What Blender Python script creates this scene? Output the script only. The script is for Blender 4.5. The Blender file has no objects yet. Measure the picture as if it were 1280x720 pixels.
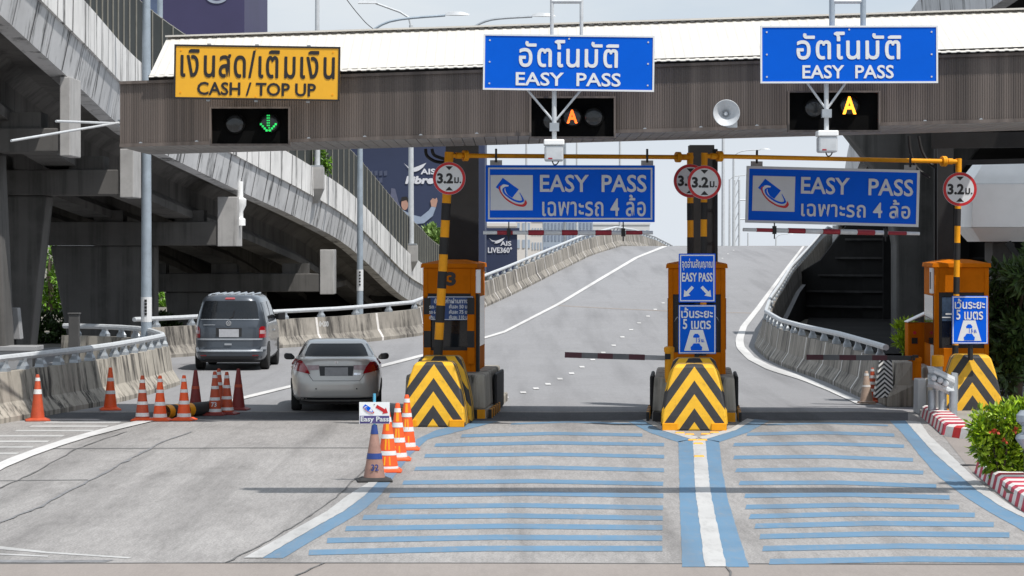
import bpy, math, random
from mathutils import Vector, Matrix
R = math.radians
random.seed(7)
S = bpy.context.scene
C = S.collection
# ---------------------------------------------------------------- camera model (metres; 1280 x 720 photograph)
F, H, HY = 3600.0, 3.2, 305.0
ZP = [(0, 0), (84, 0), (92.3, .06), (104, .5), (120, 1.19), (135.3, 1.87), (155, 2.68), (167.4, 3.08), (178, 3.03), (195, 2.6), (220, 1.5), (260, -.3)]
def lerp(tab, x):
    if x <= tab[0][0]: return tab[0][1]
    for (a, b), (c, d) in zip(tab, tab[1:]):
        if x <= c: return b + (d - b) * (x - a) / (c - a)
    return tab[-1][1]
def zr(Y): return lerp(ZP, Y)
def W(px, py, s): return Vector(((px - 640) / s, F / s, H - (py - HY) / s))
def G(px, py, dz=0.0):
    a, b = 15.0, 168.0
    for _ in range(50):
        m = (a + b) / 2
        if HY + (H - zr(m)) * F / m > py: a = m
        else: b = m
    return Vector(((px - 640) * a / F, a, zr(a) + dz))
def lin(h):
    o = []
    for i in (1, 3, 5):
        v = int(h[i:i + 2], 16) / 255
        o.append(v / 12.92 if v <= .04045 else ((v + .055) / 1.055) ** 2.4)
    return tuple(o)
# ---------------------------------------------------------------- materials
class NT:
    def __init__(s, name):
        s.m = bpy.data.materials.new(name); s.m.use_nodes = True
        s.t = s.m.node_tree; s.b = s.t.nodes['Principled BSDF']
    def n(s, ty, **kw):
        x = s.t.nodes.new('ShaderNode' + ty)
        for k, v in kw.items():
            if k in x.inputs.keys(): x.inputs[k].default_value = v
            else: setattr(x, k, v)
        return x
    def l(s, a, b): s.t.links.new(a, b)
    def noise(s, scale, detail=4, sc=(1, 1, 1), rough=.6):
        if not hasattr(s, 'co'): s.co = s.n('TexCoord')
        mp = s.n('Mapping'); mp.inputs['Scale'].default_value = sc
        s.l(s.co.outputs['Object'], mp.inputs['Vector'])
        nz = s.n('TexNoise', Scale=scale, Detail=detail, Roughness=rough)
        s.l(mp.outputs['Vector'], nz.inputs['Vector'])
        return nz.outputs['Fac']
    def ramp(s, fac, a, b, ca=(0, 0, 0, 1), cb=(1, 1, 1, 1)):
        r = s.n('ValToRGB'); r.color_ramp.elements[0].position = a; r.color_ramp.elements[1].position = b
        r.color_ramp.elements[0].color = ca; r.color_ramp.elements[1].color = cb
        s.l(fac, r.inputs['Fac']); return r.outputs['Color']
    def mix(s, fac, a, b, mode='MIX'):
        x = s.n('Mix', data_type='RGBA', blend_type=mode)
        for i, v in ((0, fac), (6, a), (7, b)):
            if hasattr(v, 'links'): s.l(v, x.inputs[i])
            else: x.inputs[i].default_value = v if i == 0 else (*v[:3], 1)
        return x.outputs[2]
    def bump(s, fac, strength, dist=.02):
        b = s.n('Bump', Strength=strength, Distance=dist); s.l(fac, b.inputs['Height']); s.l(b.outputs['Normal'], s.b.inputs['Normal'])
MATS = {}
def M(name, col=None, rough=.6, metal=0, var=.12, scale=2.5, bump=0, bscale=60, dirt=0, streak=0, skx=3.0, emit=0, island=0, coat=0, sk=(.47, .6), scol=(.02, .02, .018), spec=.5):
    if name in MATS: return MATS[name]
    if isinstance(col, str): col = lin(col)
    t = NT(name); b = t.b
    b.inputs['Roughness'].default_value = rough; b.inputs['Metallic'].default_value = metal
    b.inputs['Specular IOR Level'].default_value = spec
    out = None
    if var:
        f = t.ramp(t.noise(scale, 5), .3, .72)
        out = t.mix(f, tuple(c * (1 - var) for c in col), tuple(min(.95, c * (1 + var)) for c in col))
    else: out = t.mix(0.0, col, col)
    if dirt:
        f = t.ramp(t.noise(scale * 3.1, 8, rough=.75), .52, .78)
        g = t.n('Math', operation='MULTIPLY'); t.l(f, g.inputs[0]); g.inputs[1].default_value = dirt
        out = t.mix(g.outputs[0], out, tuple(c * .35 for c in col))
    if streak:
        f = t.ramp(t.noise(skx, 7, (1, 1, .045), .72), *sk)
        f2 = t.ramp(t.noise(.9, 4), .3, .55)
        g = t.n('Math', operation='MULTIPLY'); t.l(f, g.inputs[0]); t.l(f2, g.inputs[1])
        g2 = t.n('Math', operation='MULTIPLY'); t.l(g.outputs[0], g2.inputs[0]); g2.inputs[1].default_value = streak
        out = t.mix(g2.outputs[0], out, scol)
    if island:
        gm = t.n('NewGeometry')
        f = t.ramp(gm.outputs['Random Per Island'], 0, 1, (1 - island, 1 - island, 1 - island, 1), (1 + island, 1 + island, 1 + island * .3, 1))
        out = t.mix(1.0, out, f, 'MULTIPLY')
    t.l(out, b.inputs['Base Color'])
    if bump: t.bump(t.noise(bscale, 6), bump)
    if emit:
        t.l(out, b.inputs['Emission Color']); b.inputs['Emission Strength'].default_value = emit
    if coat: b.inputs['Coat Weight'].default_value = coat; b.inputs['Coat Roughness'].default_value = .05
    MATS[name] = t.m
    return t.m
def chevron_mat():
    t = NT('chevron_rubber'); co = t.n('TexCoord'); sx = t.n('SeparateXYZ'); t.l(co.outputs['Object'], sx.inputs[0])
    def ma(op, a, b=None):
        x = t.n('Math', operation=op)
        for i, v in enumerate((a, b)):
            if v is None: continue
            if hasattr(v, 'links'): t.l(v, x.inputs[i])
            else: x.inputs[i].default_value = v
        return x.outputs[0]
    ax = ma('ABSOLUTE', sx.outputs['X'])
    v = ma('ADD', sx.outputs['Z'], ma('MULTIPLY', ma('ADD', ax, ma('MULTIPLY', ma('MAXIMUM', ma('SUBTRACT', sx.outputs['Y'], .3), 0.0), 1.0)), 1.4))
    fr = ma('FRACT', ma('ADD', ma('DIVIDE', ma('SUBTRACT', 1.09, v), .47), 10))
    st = ma('LESS_THAN', fr, .5)
    f = t.ramp(t.noise(5, 6), .35, .75)
    y = t.mix(f, (.72, .39, .012), (.85, .47, .016)); k = t.mix(f, (.022, .021, .022), (.04, .038, .038))
    o = t.mix(st, k, y)
    dd = t.ramp(t.noise(9, 8, rough=.75), .56, .8)
    o = t.mix(ma('MULTIPLY', dd, .55), o, (.05, .04, .03))
    t.l(o, t.b.inputs['Base Color']); t.b.inputs['Roughness'].default_value = .55
    t.bump(t.noise(30, 4), .12)
    return t.m
def road_mat(name, c1, c2, speck, patch, track):
    t = NT(name)
    o = t.mix(t.ramp(t.noise(.22, 6), .3, .7), c1, c2)
    o = t.mix(t.ramp(t.noise(1.1, 7, (1, .35, 1), .7), .5, .78), o, tuple(c * patch for c in c1))
    f = t.ramp(t.noise(1.3, 4, (1, .035, 1), .55), .48, .72)
    g = t.n('Math', operation='MULTIPLY'); t.l(f, g.inputs[0]); g.inputs[1].default_value = track
    o = t.mix(g.outputs[0], o, tuple(c * .45 for c in c1))
    f = t.ramp(t.noise(13, 3, (1, .11, 1), .85), .36, .64, (1 - speck * .40,) * 3 + (1,), (1 + speck * .40,) * 3 + (1,))
    o = t.mix(1.0, o, f, 'MULTIPLY')
    f = t.ramp(t.noise(38, 3, (1, .6, 1), .8), .33, .67, (1 - speck,) * 3 + (1,), (1 + speck,) * 3 + (1,))
    o = t.mix(1.0, o, f, 'MULTIPLY')
    t.l(o, t.b.inputs['Base Color']); t.b.inputs['Roughness'].default_value = .9; t.b.inputs['Specular IOR Level'].default_value = .25
    t.bump(t.noise(60, 4), .35, .01)
    return t.m
def paint_mat(name, col, wear, under=(.3, .29, .28)):
    t = NT(name)
    o = t.mix(t.ramp(t.noise(.8, 5), .3, .7), tuple(c * .85 for c in col), col)
    f = t.ramp(t.noise(7, 9, (1, .22, 1), .82), .50, .70)
    g = t.n('Math', operation='MULTIPLY'); t.l(f, g.inputs[0]); g.inputs[1].default_value = wear
    o = t.mix(g.outputs[0], o, under)
    f = t.ramp(t.noise(1.3, 4, (1, .035, 1), .55), .5, .75)
    g = t.n('Math', operation='MULTIPLY'); t.l(f, g.inputs[0]); g.inputs[1].default_value = .42
    o = t.mix(g.outputs[0], o, tuple(c * .5 for c in under))
    t.l(o, t.b.inputs['Base Color']); t.b.inputs['Roughness'].default_value = .7
    return t.m
m_conc_road = road_mat('worn_concrete_road', (.268, .256, .248), (.315, .302, .293), .28, .74, .6)
m_asph = road_mat('grey_asphalt', (.25, .249, .257), (.272, .271, .28), .10, .95, .35)
m_apron = road_mat('beige_concrete_slab', (.255, .225, .207), (.285, .255, .235), .08, .88, .15)
m_ground = M('dusty_ground', (.16, .145, .12), .95, var=.3, scale=.4)
m_edge_line = paint_mat('bright_road_paint', (.64, .63, .62), .35, (.3, .29, .28))
m_white_line = paint_mat('white_road_paint', (.50, .495, .485), .6, (.24, .235, .23))
m_blue_line = paint_mat('blue_road_paint', (.115, .225, .345), .6, (.24, .235, .23))
m_crack = M('sealed_crack', (.12, .117, .116), .9, var=.3)
m_stain = M('patched_tar', (.19, .19, .196), .9, var=.35, scale=8)
m_conc = M('stained_concrete', (.41, .375, .32), .85, var=.2, scale=.9, bump=.25, bscale=14, streak=.97, skx=3.4, dirt=.45, scol=(.035,.031,.027))
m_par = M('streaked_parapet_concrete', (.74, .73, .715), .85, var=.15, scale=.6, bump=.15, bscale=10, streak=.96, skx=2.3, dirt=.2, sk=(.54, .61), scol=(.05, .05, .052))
m_dark_conc = M('shade_dark_concrete', (.11, .105, .10), .9, var=.25, scale=.5, bump=.2, bscale=8, streak=.6, skx=1.3)  # low base colour puts the shade under the viaduct into the concrete
m_shade_conc = M('shade_black_concrete', (.026, .025, .025), .95, spec=.08, var=.3, scale=.4, streak=.5, skx=1.0)  # near-black base colour carries the shade of underpass and deck
m_galv = M('galvanised_steel', (.42, .45, .48), .45, .55, var=.15, scale=4, dirt=.3)
m_galv_l = M('light_galvanised_paint', (.56, .58, .60), .5, .1, var=.1, scale=6, dirt=.25)
m_pole = M('blue_grey_pole_paint', (.36, .42, .48), .5, .2, var=.14, scale=3, dirt=.25)
m_black = M('black_painted_steel', (.013, .012, .012), .6, var=.3, scale=4)
m_blackr = M('black_rubber', (.025, .024, .024), .75, var=.3, scale=8)
m_fascia = None
m_roof = M('white_roof_sheet', (.60, .575, .53), .65, var=.05, scale=1.2, dirt=.12)
m_soffit = M('grey_soffit_boards', (.30, .29, .285), .7, var=.2, scale=1.5, dirt=.3)
m_gut = M('gutter_dark', (.022, .021, .021), .8, spec=.15)
m_orange = M('orange_booth_paint', (.54, .145, .005), .6, var=.12, scale=1.6, dirt=.25, spec=.02)
m_orange2 = M('orange_pole_paint', (.85, .35, .012), .45, var=.1, scale=4, dirt=.25, spec=.2)
m_glass = M('dark_window_glass', (.012, .014, .017), .06, var=.2)
m_tint = M('black_tinted_glass', (.006, .007, .009), .12, var=.2, spec=.04)
m_pit = M('signal_recess_black', (.006, .006, .006), .9, var=.2, spec=.05)
m_patch_shade = road_mat('patched_asphalt_shade', (.075, .077, .085), (.11, .112, .12), .25, .7, .5)  # patched asphalt, its tone lowered to deepen the canopy's shadow
m_block = M('plain_grey_concrete', (.42, .41, .40), .85, var=.15, scale=1.2, bump=.15, bscale=12, streak=.5, skx=3, sk=(.54, .66), dirt=.3)
m_blue = M('blue_sign_sheeting', (.0, .105, .62), .5, var=.06, scale=.9, dirt=.08, spec=.12)
m_blue_d = M('deep_blue_sign_sheeting', (.0, .11, .72), .5, var=.08, scale=.9, dirt=.1, spec=.12)
m_navy_s = M('navy_price_sign', (.012, .05, .19), .4, var=.1)
m_wsign = M('white_sign_sheeting', (.74, .75, .76), .45, var=.04, dirt=.06)
m_gsign = M('grey_white_lettering', (.62, .64, .68), .45, var=.05)
m_ysign = M('yellow_sign_sheeting', (.83, .42, .02), .42, var=.05, dirt=.08)
m_ksign = M('black_lettering', (.015, .013, .014), .5, var=.1)
m_red = M('red_sign_paint', (.58, .015, .02), .45, var=.08)
m_maroon = M('faded_red_bar_paint', (.32, .02, .035), .5, var=.15, scale=8)
m_wbar = M('white_bar_paint', (.66, .68, .70), .5, var=.1, scale=8)
m_pinkred = M('pinkish_red_kerb_paint', (.45, .04, .07), .7, var=.2, scale=6, dirt=.4)
m_redk = M('red_kerb_paint', (.6, .03, .03), .7, var=.15, scale=6, dirt=.3)
m_wk = M('white_kerb_paint', (.7, .67, .64), .75, var=.1, scale=6, dirt=.4)
m_chev = chevron_mat()
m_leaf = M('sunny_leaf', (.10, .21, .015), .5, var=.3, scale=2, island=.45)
m_leafd = M('shaded_leaf', (.045, .085, .022), .55, var=.3, scale=2, island=.45)  # darker leaf green with the shade put into its colour
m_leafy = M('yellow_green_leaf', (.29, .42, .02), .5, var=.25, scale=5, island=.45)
m_bark = M('brown_bark', (.09, .065, .045), .9, var=.3, scale=6)
m_flower = M('orange_flower', (.45, .06, .02), .6, var=.2)
m_cone = M('orange_cone_plastic', (.85, .10, .015), .5, var=.1, scale=9, dirt=.2)
m_cone2 = M('faded_cone_plastic', (.50, .075, .025), .55, var=.15, scale=9, dirt=.4)
m_coned = M('dusty_brown_cone_rubber', (.33, .185, .145), .7, var=.15, scale=9, dirt=.3)
m_conet = M('tan_cone_rubber', (.42, .31, .24), .7, var=.15, scale=9, dirt=.3)
m_cone_shade = M('shaded_cone_plastic', (.22, .022, .018), .55, var=.15, scale=9, dirt=.35)  # cone plastic darkened for the cones in the canopy's shade
m_refl = M('white_reflective_band', (.72, .72, .71), .4, var=.1, scale=20, dirt=.3)
m_amber = M('amber_reflective_strip', (.85, .36, .01), .35, var=.05)
m_bband = M('blue_band', (.02, .05, .22), .5, var=.1)
m_chrome = M('chrome', (.75, .76, .78), .18, 1, var=.03)
m_tyre = M('tyre_rubber', (.02, .02, .02), .85, var=.2)
m_rim = M('alloy_rim', (.4, .41, .42), .35, .9, var=.1)
m_redlens = M('red_tail_lens', (.30, .006, .012), .15, var=.15, scale=12, coat=.6)
m_clearlens = M('clear_tail_lens', (.42, .30, .31), .2, var=.2, scale=20, coat=.5)
m_sil = M('warm_silver_car_paint', (.58, .56, .525), .32, .3, var=.03, coat=.8)
m_van = M('slate_blue_car_paint', (.062, .074, .092), .3, .35, var=.04, coat=.8)
m_vanl = M('silver_trim_and_highlight', (.45, .48, .52), .35, .5, var=.04)
m_plate = M('number_plate_grey', (.33, .33, .34), .5, var=.08, scale=14)
m_platew = M('number_plate_pale', (.45, .46, .49), .5, var=.08, scale=14)
m_blkpl = M('black_car_plastic', (.02, .02, .022), .45, var=.1)
m_navy = M('navy_billboard', (.032, .045, .098), .6, var=.16, scale=.12)
m_purple = M('purple_billboard', (.045, .04, .105), .6, var=.15, scale=.12)
m_skin = M('printed_skin', (.5, .29, .22), .6, var=.1)
m_shirt = M('printed_shirt', (.33, .40, .52), .6, var=.15, scale=.8)
m_bld = M('pale_far_wall', (.62, .62, .62), .8, var=.08, scale=.05)  # far walls coloured pale in place of distance haze
m_bld2 = M('cream_far_wall', (.66, .62, .58), .8, var=.08, scale=.05)
m_bld3 = M('blue_grey_far_glass', (.36, .42, .50), .4, var=.15, scale=.1)
m_fence = M('dark_green_mesh', (.018, .022, .02), .75, var=.4, scale=.8)
m_cream = M('cream_post_paint', (.27, .26, .225), .6, var=.15, scale=5, dirt=.3)
m_cab = M('grey_cabinet_paint', (.33, .33, .335), .55, var=.1, scale=3, dirt=.3)
m_white_p = M('white_panel', (.9, .9, .89), .5, var=.06, scale=1, dirt=.1)
m_green_e = M('green_led', (.02, .7, .13), .5, var=0, emit=.7)
m_orange_e = M('orange_led', (1, .18, .02), .5, var=0, emit=1.6)
m_amber_e = M('amber_led', (1, .42, .03), .5, var=0, emit=2.0)
m_lens = M('dark_signal_lens', (.03, .032, .034), .15, var=.3, scale=12)
m_screen = M('blue_window_print', (.05, .08, .13), .25, var=.6, scale=3)
m_cyan = M('cyan_tape', (.10, .42, .62), .5, var=.1)
m_purp = M('purple_band', (.09, .07, .22), .5, var=.1)
def fascia_mat():
    t = NT('brown_ribbed_sheet')
    o = t.mix(t.ramp(t.noise(1.7, 3, (1, 0, .0), .75), .38, .58), (.07, .056, .049), (.16, .131, .115))
    f = t.ramp(t.noise(9, 4, (1, .2, .05), .7), .45, .75)
    g = t.n('Math', operation='MULTIPLY'); t.l(f, g.inputs[0]); g.inputs[1].default_value = .425
    o = t.mix(g.outputs[0], o, (.07, .06, .055))
    t.l(o, t.b.inputs['Base Color']); t.b.inputs['Roughness'].default_value = .55
    return t.m
m_fascia = fascia_mat()
# ---------------------------------------------------------------- mesh builder
ROOTM = {}
class MB:
    def __init__(s): s.v = []; s.f = []; s.mi = []; s.m = 0
    def add(s, vs, fs):
        b = len(s.v); s.v += [tuple(p) for p in vs]
        for f in fs: s.f.append([b + i for i in f]); s.mi.append(s.m)
        return s
    def box(s, x0, x1, y0, y1, z0, z1):
        vs = [(x, y, z) for z in (z0, z1) for y in (y0, y1) for x in (x0, x1)]
        return s.add(vs, [(0, 2, 3, 1), (4, 5, 7, 6), (0, 1, 5, 4), (2, 6, 7, 3), (0, 4, 6, 2), (1, 3, 7, 5)])
    def frust(s, a, b):  # a, b = (x0,x1,y0,y1,z)
        vs = [(x, y, q[4]) for q in (a, b) for y in q[2:4] for x in q[0:2]]
        return s.add(vs, [(0, 2, 3, 1), (4, 5, 7, 6), (0, 1, 5, 4), (2, 6, 7, 3), (0, 4, 6, 2), (1, 3, 7, 5)])
    def beam(s, p, q, w, h):  # rectangular bar from p to q (h is vertical-ish)
        p, q = Vector(p), Vector(q); d = (q - p).normalized()
        u = d.cross(Vector((0, 0, 1)))
        if u.length < .01: u = Vector((1, 0, 0))
        u.normalize(); n = u.cross(d).normalized()
        vs = [e + u * (w / 2 * a) + n * (h / 2 * b) for e in (p, q) for a, b in ((-1, -1), (1, -1), (1, 1), (-1, 1))]
        return s.add(vs, [(0, 1, 2, 3), (7, 6, 5, 4), (0, 4, 5, 1), (1, 5, 6, 2), (2, 6, 7, 3), (3, 7, 4, 0)])
    def tube(s, pts, r, n=10, caps=True):
        pts = [Vector(p) for p in pts]; rs = r if isinstance(r, (list, tuple)) else [r] * len(pts)
        rings = []; u = None
        for i, p in enumerate(pts):
            d = (pts[min(i + 1, len(pts) - 1)] - pts[max(i - 1, 0)]).normalized()
            if u is None:
                u = d.cross(Vector((0, 0, 1)))
                if u.length < .05: u = d.cross(Vector((0, 1, 0)))
            u = (u - d * u.dot(d)).normalized(); w = d.cross(u)
            rings.append([p + (u * math.cos(2 * math.pi * k / n) + w * math.sin(2 * math.pi * k / n)) * rs[i] for k in range(n)])
        return s.loft(rings, caps)
    def loft(s, rings, caps=True, closed=True):
        n = len(rings[0]); vs = [p for r in rings for p in r]; fs = []
        for i in range(len(rings) - 1):
            for k in range(n if closed else n - 1):
                a, b = i * n + k, i * n + (k + 1) % n
                fs.append((a, b, b + n, a + n))
        if caps: fs += [tuple(range(n))[::-1], tuple(range((len(rings) - 1) * n, len(rings) * n))]
        return s.add(vs, fs)
    def lathe(s, prof, n=24, o=(0, 0, 0), axis='z', caps=True):
        rings = []
        for r, z in prof:
            ring = []
            for k in range(n):
                a = 2 * math.pi * k / n; c, d = r * math.cos(a), r * math.sin(a)
                p = {'z': (c, d, z), 'y': (d, z, c), 'x': (z, c, d)}[axis]
                ring.append((p[0] + o[0], p[1] + o[1], p[2] + o[2]))
            rings.append(ring)
        return s.loft(rings, caps)
    def prism(s, poly, y0, y1):  # polygon in x,z extruded along y
        n = len(poly)
        return s.add([(x, y, z) for y in (y0, y1) for x, z in poly],
                     [tuple(range(n)), tuple(range(2 * n - 1, n - 1, -1))] + [(i, i + n, (i + 1) % n + n, (i + 1) % n) for i in range(n)])
    def poly(s, pts): return s.add(pts, [tuple(range(len(pts)))])
    def strip(s, left, right):
        n = len(left); return s.add(list(left) + list(right), [(i, n + i, n + i + 1, i + 1) for i in range(n - 1)])
    def build(s, name, mats, parent=None, smooth=False, bevel=0, world=False, sub=0, at=None):
        me = bpy.data.meshes.new(name); vs = s.v
        if world and parent is not None:
            inv = ROOTM[parent].inverted(); vs = [tuple(inv @ Vector(p)) for p in vs]
        if at is not None: vs = [tuple(Vector(p) - Vector(at)) for p in vs]
        me.from_pydata(vs, [], s.f)
        if not isinstance(mats, (list, tuple)): mats = [mats]
        for m in mats: me.materials.append(m)
        me.polygons.foreach_set('material_index', s.mi)
        if smooth:
            me.polygons.foreach_set('use_smooth', [True] * len(me.polygons))
        me.update()
        o = bpy.data.objects.new(name, me); C.objects.link(o)
        if at is not None: o.location = at
        if parent is not None: o.parent = parent
        if bevel:
            b = o.modifiers.new('edge', 'BEVEL'); b.width = bevel; b.segments = 2; b.limit_method = 'ANGLE'; b.angle_limit = R(35)
        if sub:
            b = o.modifiers.new('sub', 'SUBSURF'); b.levels = sub; b.render_levels = sub
        if smooth == 'auto':
            try: me.set_sharp_from_angle(angle=R(38))
            except Exception: pass
        return o
def thing(name, label, cat, loc=(0, 0, 0), rotz=0, group=None):
    o = bpy.data.objects.new(name, None); C.objects.link(o); o.empty_display_size = .2
    o.location = loc; o.rotation_euler = (0, 0, rotz); o['label'] = label; o['category'] = cat
    if group: o['group'] = group
    ROOTM[o] = Matrix.Translation(Vector(loc)) @ Matrix.Rotation(rotz, 4, 'Z')
    return o
def tag(o, label, cat, group=None):
    o['label'] = label; o['category'] = cat
    if group: o['group'] = group
    return o
def struct(o): o['kind'] = 'structure'; return o
def dup(root, loc, rotz=None, label=None, group=None):
    r = root.copy(); C.objects.link(r); r.location = loc
    if rotz is not None: r.rotation_euler = (0, 0, rotz)
    if label: r['label'] = label
    if group: r['group'] = group
    for ch in list(root.children):
        c = ch.copy(); C.objects.link(c); c.parent = r
        for g in ch.children:
            d = g.copy(); C.objects.link(d); d.parent = c
    return r
def text_mesh(body, off, sp=1.0):
    cu = bpy.data.curves.new('t', 'FONT'); cu.body = body; cu.space_character = sp; cu.offset = off; cu.resolution_u = 3
    o = bpy.data.objects.new('t', cu); C.objects.link(o)
    dg = bpy.context.evaluated_depsgraph_get(); me = bpy.data.meshes.new_from_object(o.evaluated_get(dg))
    bpy.data.objects.remove(o); bpy.data.curves.remove(cu)
    return me
def text(body, x0, x1, z0, z1, y, mat, parent, off=.012, name='lettering', smear=0, slant=0, sp=1.0):
    """writing that fills the rectangle x0..x1, z0..z1 on a face looking along -y"""
    me = text_mesh(body, off, sp)
    vs = [v.co.copy() for v in me.vertices]
    a0, a1 = min(v.x for v in vs), max(v.x for v in vs); b0, b1 = min(v.y for v in vs), max(v.y for v in vs)
    kx, kz = (x1 - x0) / (a1 - a0), (z1 - z0) / (b1 - b0)
    base = [(x0 + (v.x - a0) * kx + slant * (v.y - b0) * kz, y, z0 + (v.y - b0) * kz) for v in vs]
    fs = [tuple(p.vertices) for p in me.polygons]
    mb = MB()
    for k, f in enumerate(fs):
        dy = (k % 9) * .00008; mb.add([(base[i][0], base[i][1] - dy, base[i][2]) for i in f], [tuple(range(len(f)))])
    if smear:
        for i, (dx, dz) in enumerate(((smear, 0), (-smear, 0), (0, smear), (0, -smear))):
            
            for k, f in enumerate(fs): mb.add([(base[j][0] + dx, base[j][1] - .0009 * (i + 1) - (k % 9) * .00008, base[j][2] + dz) for j in f], [tuple(range(len(f)))])
    bpy.data.meshes.remove(me)
    if '  ' in body:  # two words set far apart: each its own piece of lettering
        xs = sorted(set(round(p[0], 4) for p in base)); gap = max(range(len(xs) - 1), key=lambda i: xs[i + 1] - xs[i]); cut = (xs[gap] + xs[gap + 1]) / 2
        for side in (0, 1):
            m2 = MB()
            for f in mb.f:
                pts = [mb.v[i] for i in f]
                if (sum(p[0] for p in pts) / len(pts) > cut) == bool(side): m2.add(pts, [tuple(range(len(pts)))])
            o = m2.build(name, mat, parent)
        return o
    return mb.build(name, mat, parent)
# ================================================================ SETTING
def V(x, y, z=0): return Vector((x, y, z))
g = MB(); g.poly([(-3000, -500, -.06), (3000, -500, -.06), (3000, 5000, -.06), (-3000, 5000, -.06)])
struct(g.build('ground', m_ground))
Y0, Y1 = G(640, 704).y, G(640, 514).y
def sheet(name, pts, mat):
    b = MB(); b.poly(pts); return struct(b.build(name, mat))
sheet('concrete_apron', [(-30, -5, 0), (40, -5, 0), (40, Y0 - .02, 0), (-30, Y0 - .02, 0)], m_apron)
sheet('plaza_road', [(-40, Y0, 0), (40, Y0, 0), (40, Y1, 0), (-40, Y1, 0)], m_conc_road)
sheet('asphalt_road', [(-20, Y1 + .03, 0), (13, Y1 + .03, 0), (13, 84, 0), (-20, 84, 0)], m_asph)
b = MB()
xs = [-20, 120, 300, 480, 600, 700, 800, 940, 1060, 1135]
b.strip([G(x, 515.2 + (.5 if i % 2 else 0), .002) for i, x in enumerate(xs)], [G(x, 526 + random.uniform(-.6, .6), .002) for x in xs]); struct(b.build('tar_shade_patch', m_patch_shade))  # dark strip laid along the canopy's shadow band to deepen it
sheet('underpass_shade_sheet', [(10.5, 70, .0), (34, 62, .0), (34, 140, .0), (13.2, 128, .0), (11, 108, .0)], m_shade_conc)  # dark sheet that paints the shade on the ground below the viaduct
left_px = [(180, 449), (225, 446.5), (290, 441), (352, 435), (440, 429), (528, 419.5), (602, 386.5), (640, 369), (674, 352), (736, 320.8)]
LB = [G(*p) for p in left_px] + [V(x, y, zr(y)) for x, y in ((6.37, 167.4), (8.0, 180), (10.0, 195), (11.7, 207), (13.6, 222), (16, 240))]
RB = [G(*p) for p in ((1086, 502), (1065, 492), (1032, 477), (985, 461), (960, 450), (943, 434))] + \
     [V(x, y, zr(y)) for x, y in ((8.45, 98), (9.5, 106), (11.3, 120), (13.5, 135), (15.6, 150), (18.0, 167.4), (19.8, 180), (21.8, 195), (26, 222), (29, 240))]
XPt = sorted((p.y, p.x) for p in LB[3:]); XRt = sorted((p.y, p.x) for p in RB)
b = MB(); L, Rr = [], []
for i in range(165):
    Y = 84.02 + i * 1.0
    L.append(V(lerp(XPt, Y) - .7 if Y > 96 else -20 + (Y - 84) * 1.4, Y, zr(Y))); Rr.append(V(lerp(XRt, Y) + .7, Y, zr(Y)))
b.strip(L, Rr)
struct(b.build('ramp_road', m_asph, smooth=True))
b = MB(); b.strip(Rr, [p - V(0, 0, p.z + .1) for p in Rr]); b.strip([p - V(0, 0, p.z + .1) for p in L], L)
struct(b.build('ramp_embankment', m_shade_conc))

# ---- painted markings
def px_poly(pts, dz=.004):
    out = []
    for (a, c), (e, f) in zip(pts, pts[1:]):
        n = max(1, int(math.hypot(e - a, f - c) / 7))
        out += [G(a + (e - a) * k / n, c + (f - c) * k / n, dz) for k in range(n)]
    return out + [G(*pts[-1], dz)]
def resample(pts, step):
    out = []
    for a, c in zip(pts, pts[1:]):
        n = max(1, int((c - a).length / step))
        out += [a.lerp(c, k / n) for k in range(n)]
    return out + [pts[-1]]
def rough_strip(mb, l, r, amp=.012, step=.35):
    """a painted band with slightly uneven edges between two pixel polylines on the road"""
    n = 60
    def at(pts, t):
        d = [0]
        for a, c in zip(pts, pts[1:]): d.append(d[-1] + (c - a).length)
        x = t * d[-1]
        for i in range(len(pts) - 1):
            if x <= d[i + 1] + 1e-9: return pts[i].lerp(pts[i + 1], (x - d[i]) / max(1e-9, d[i + 1] - d[i]))
        return pts[-1]
    A, B = [], []
    for i in range(n + 1):
        a, c = at(l, i / n), at(r, i / n)
        j = lambda: V(random.uniform(-amp, amp) * .4, random.uniform(-amp, amp) * .4)
        A.append(a + j()); B.append(c + j())
    mb.strip(A, B)
def mark(name, l, r, mat, dz=.004, amp=.012):
    b = MB(); rough_strip(b, px_poly(l, dz), px_poly(r, dz), amp); return struct(b.build(name, mat))
# transverse bars
lanes = [
 [(578, 545, 803, 544), (545, 556.5, 830, 556), (532, 570, 830, 571), (520, 586, 830, 588), (505, 603.5, 829, 605), (488, 619.5, 829, 620), (473, 634, 829, 635), (455, 647, 828, 648), (433, 661, 828, 660), (410, 676, 828, 673), (387, 691, 828, 686), (640, 530, 788, 530)],
 [(935, 543, 1118, 544), (918, 556, 1130, 558), (918, 572, 1141, 575), (921, 588, 1154, 591), (925, 604, 1170, 608), (932, 620, 1187, 622), (933, 634, 1199, 634), (938, 646, 1218, 644), (945, 658, 1242, 656), (951, 671, 1262, 669), (955, 686, 1300, 685), (963, 702.5, 1320, 701), (960, 531, 1110, 532)]]
for lane in lanes:
    for x0, y0, x1, y1 in lane:
        t = 1.95 + (y0 - 540) * .0095 if y0 > 540 else 1.0
        xm, ym = (x0 + x1) / 2, (y0 + y1) / 2 - 2.6
        mark('rumble_bar', [(x0, y0 - t), (xm, ym - t), (x1, y1 - t)], [(x0 - 2, y0 + t), (xm, ym + t), (x1, y1 + t)], m_blue_line, amp=.012)
mark('lane_line', [(866, 549), (867, 575), (869, 610), (875, 660), (881, 709)], [(882, 549), (884, 575), (888, 615), (897, 660), (908, 709)], m_white_line, .008, .015)
mark('lane_band', [(848, 552), (849, 590), (850, 640), (853, 709)], [(866.6, 549), (867.6, 575), (869.6, 610), (875.6, 660), (881.6, 709)], m_blue_line)
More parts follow.
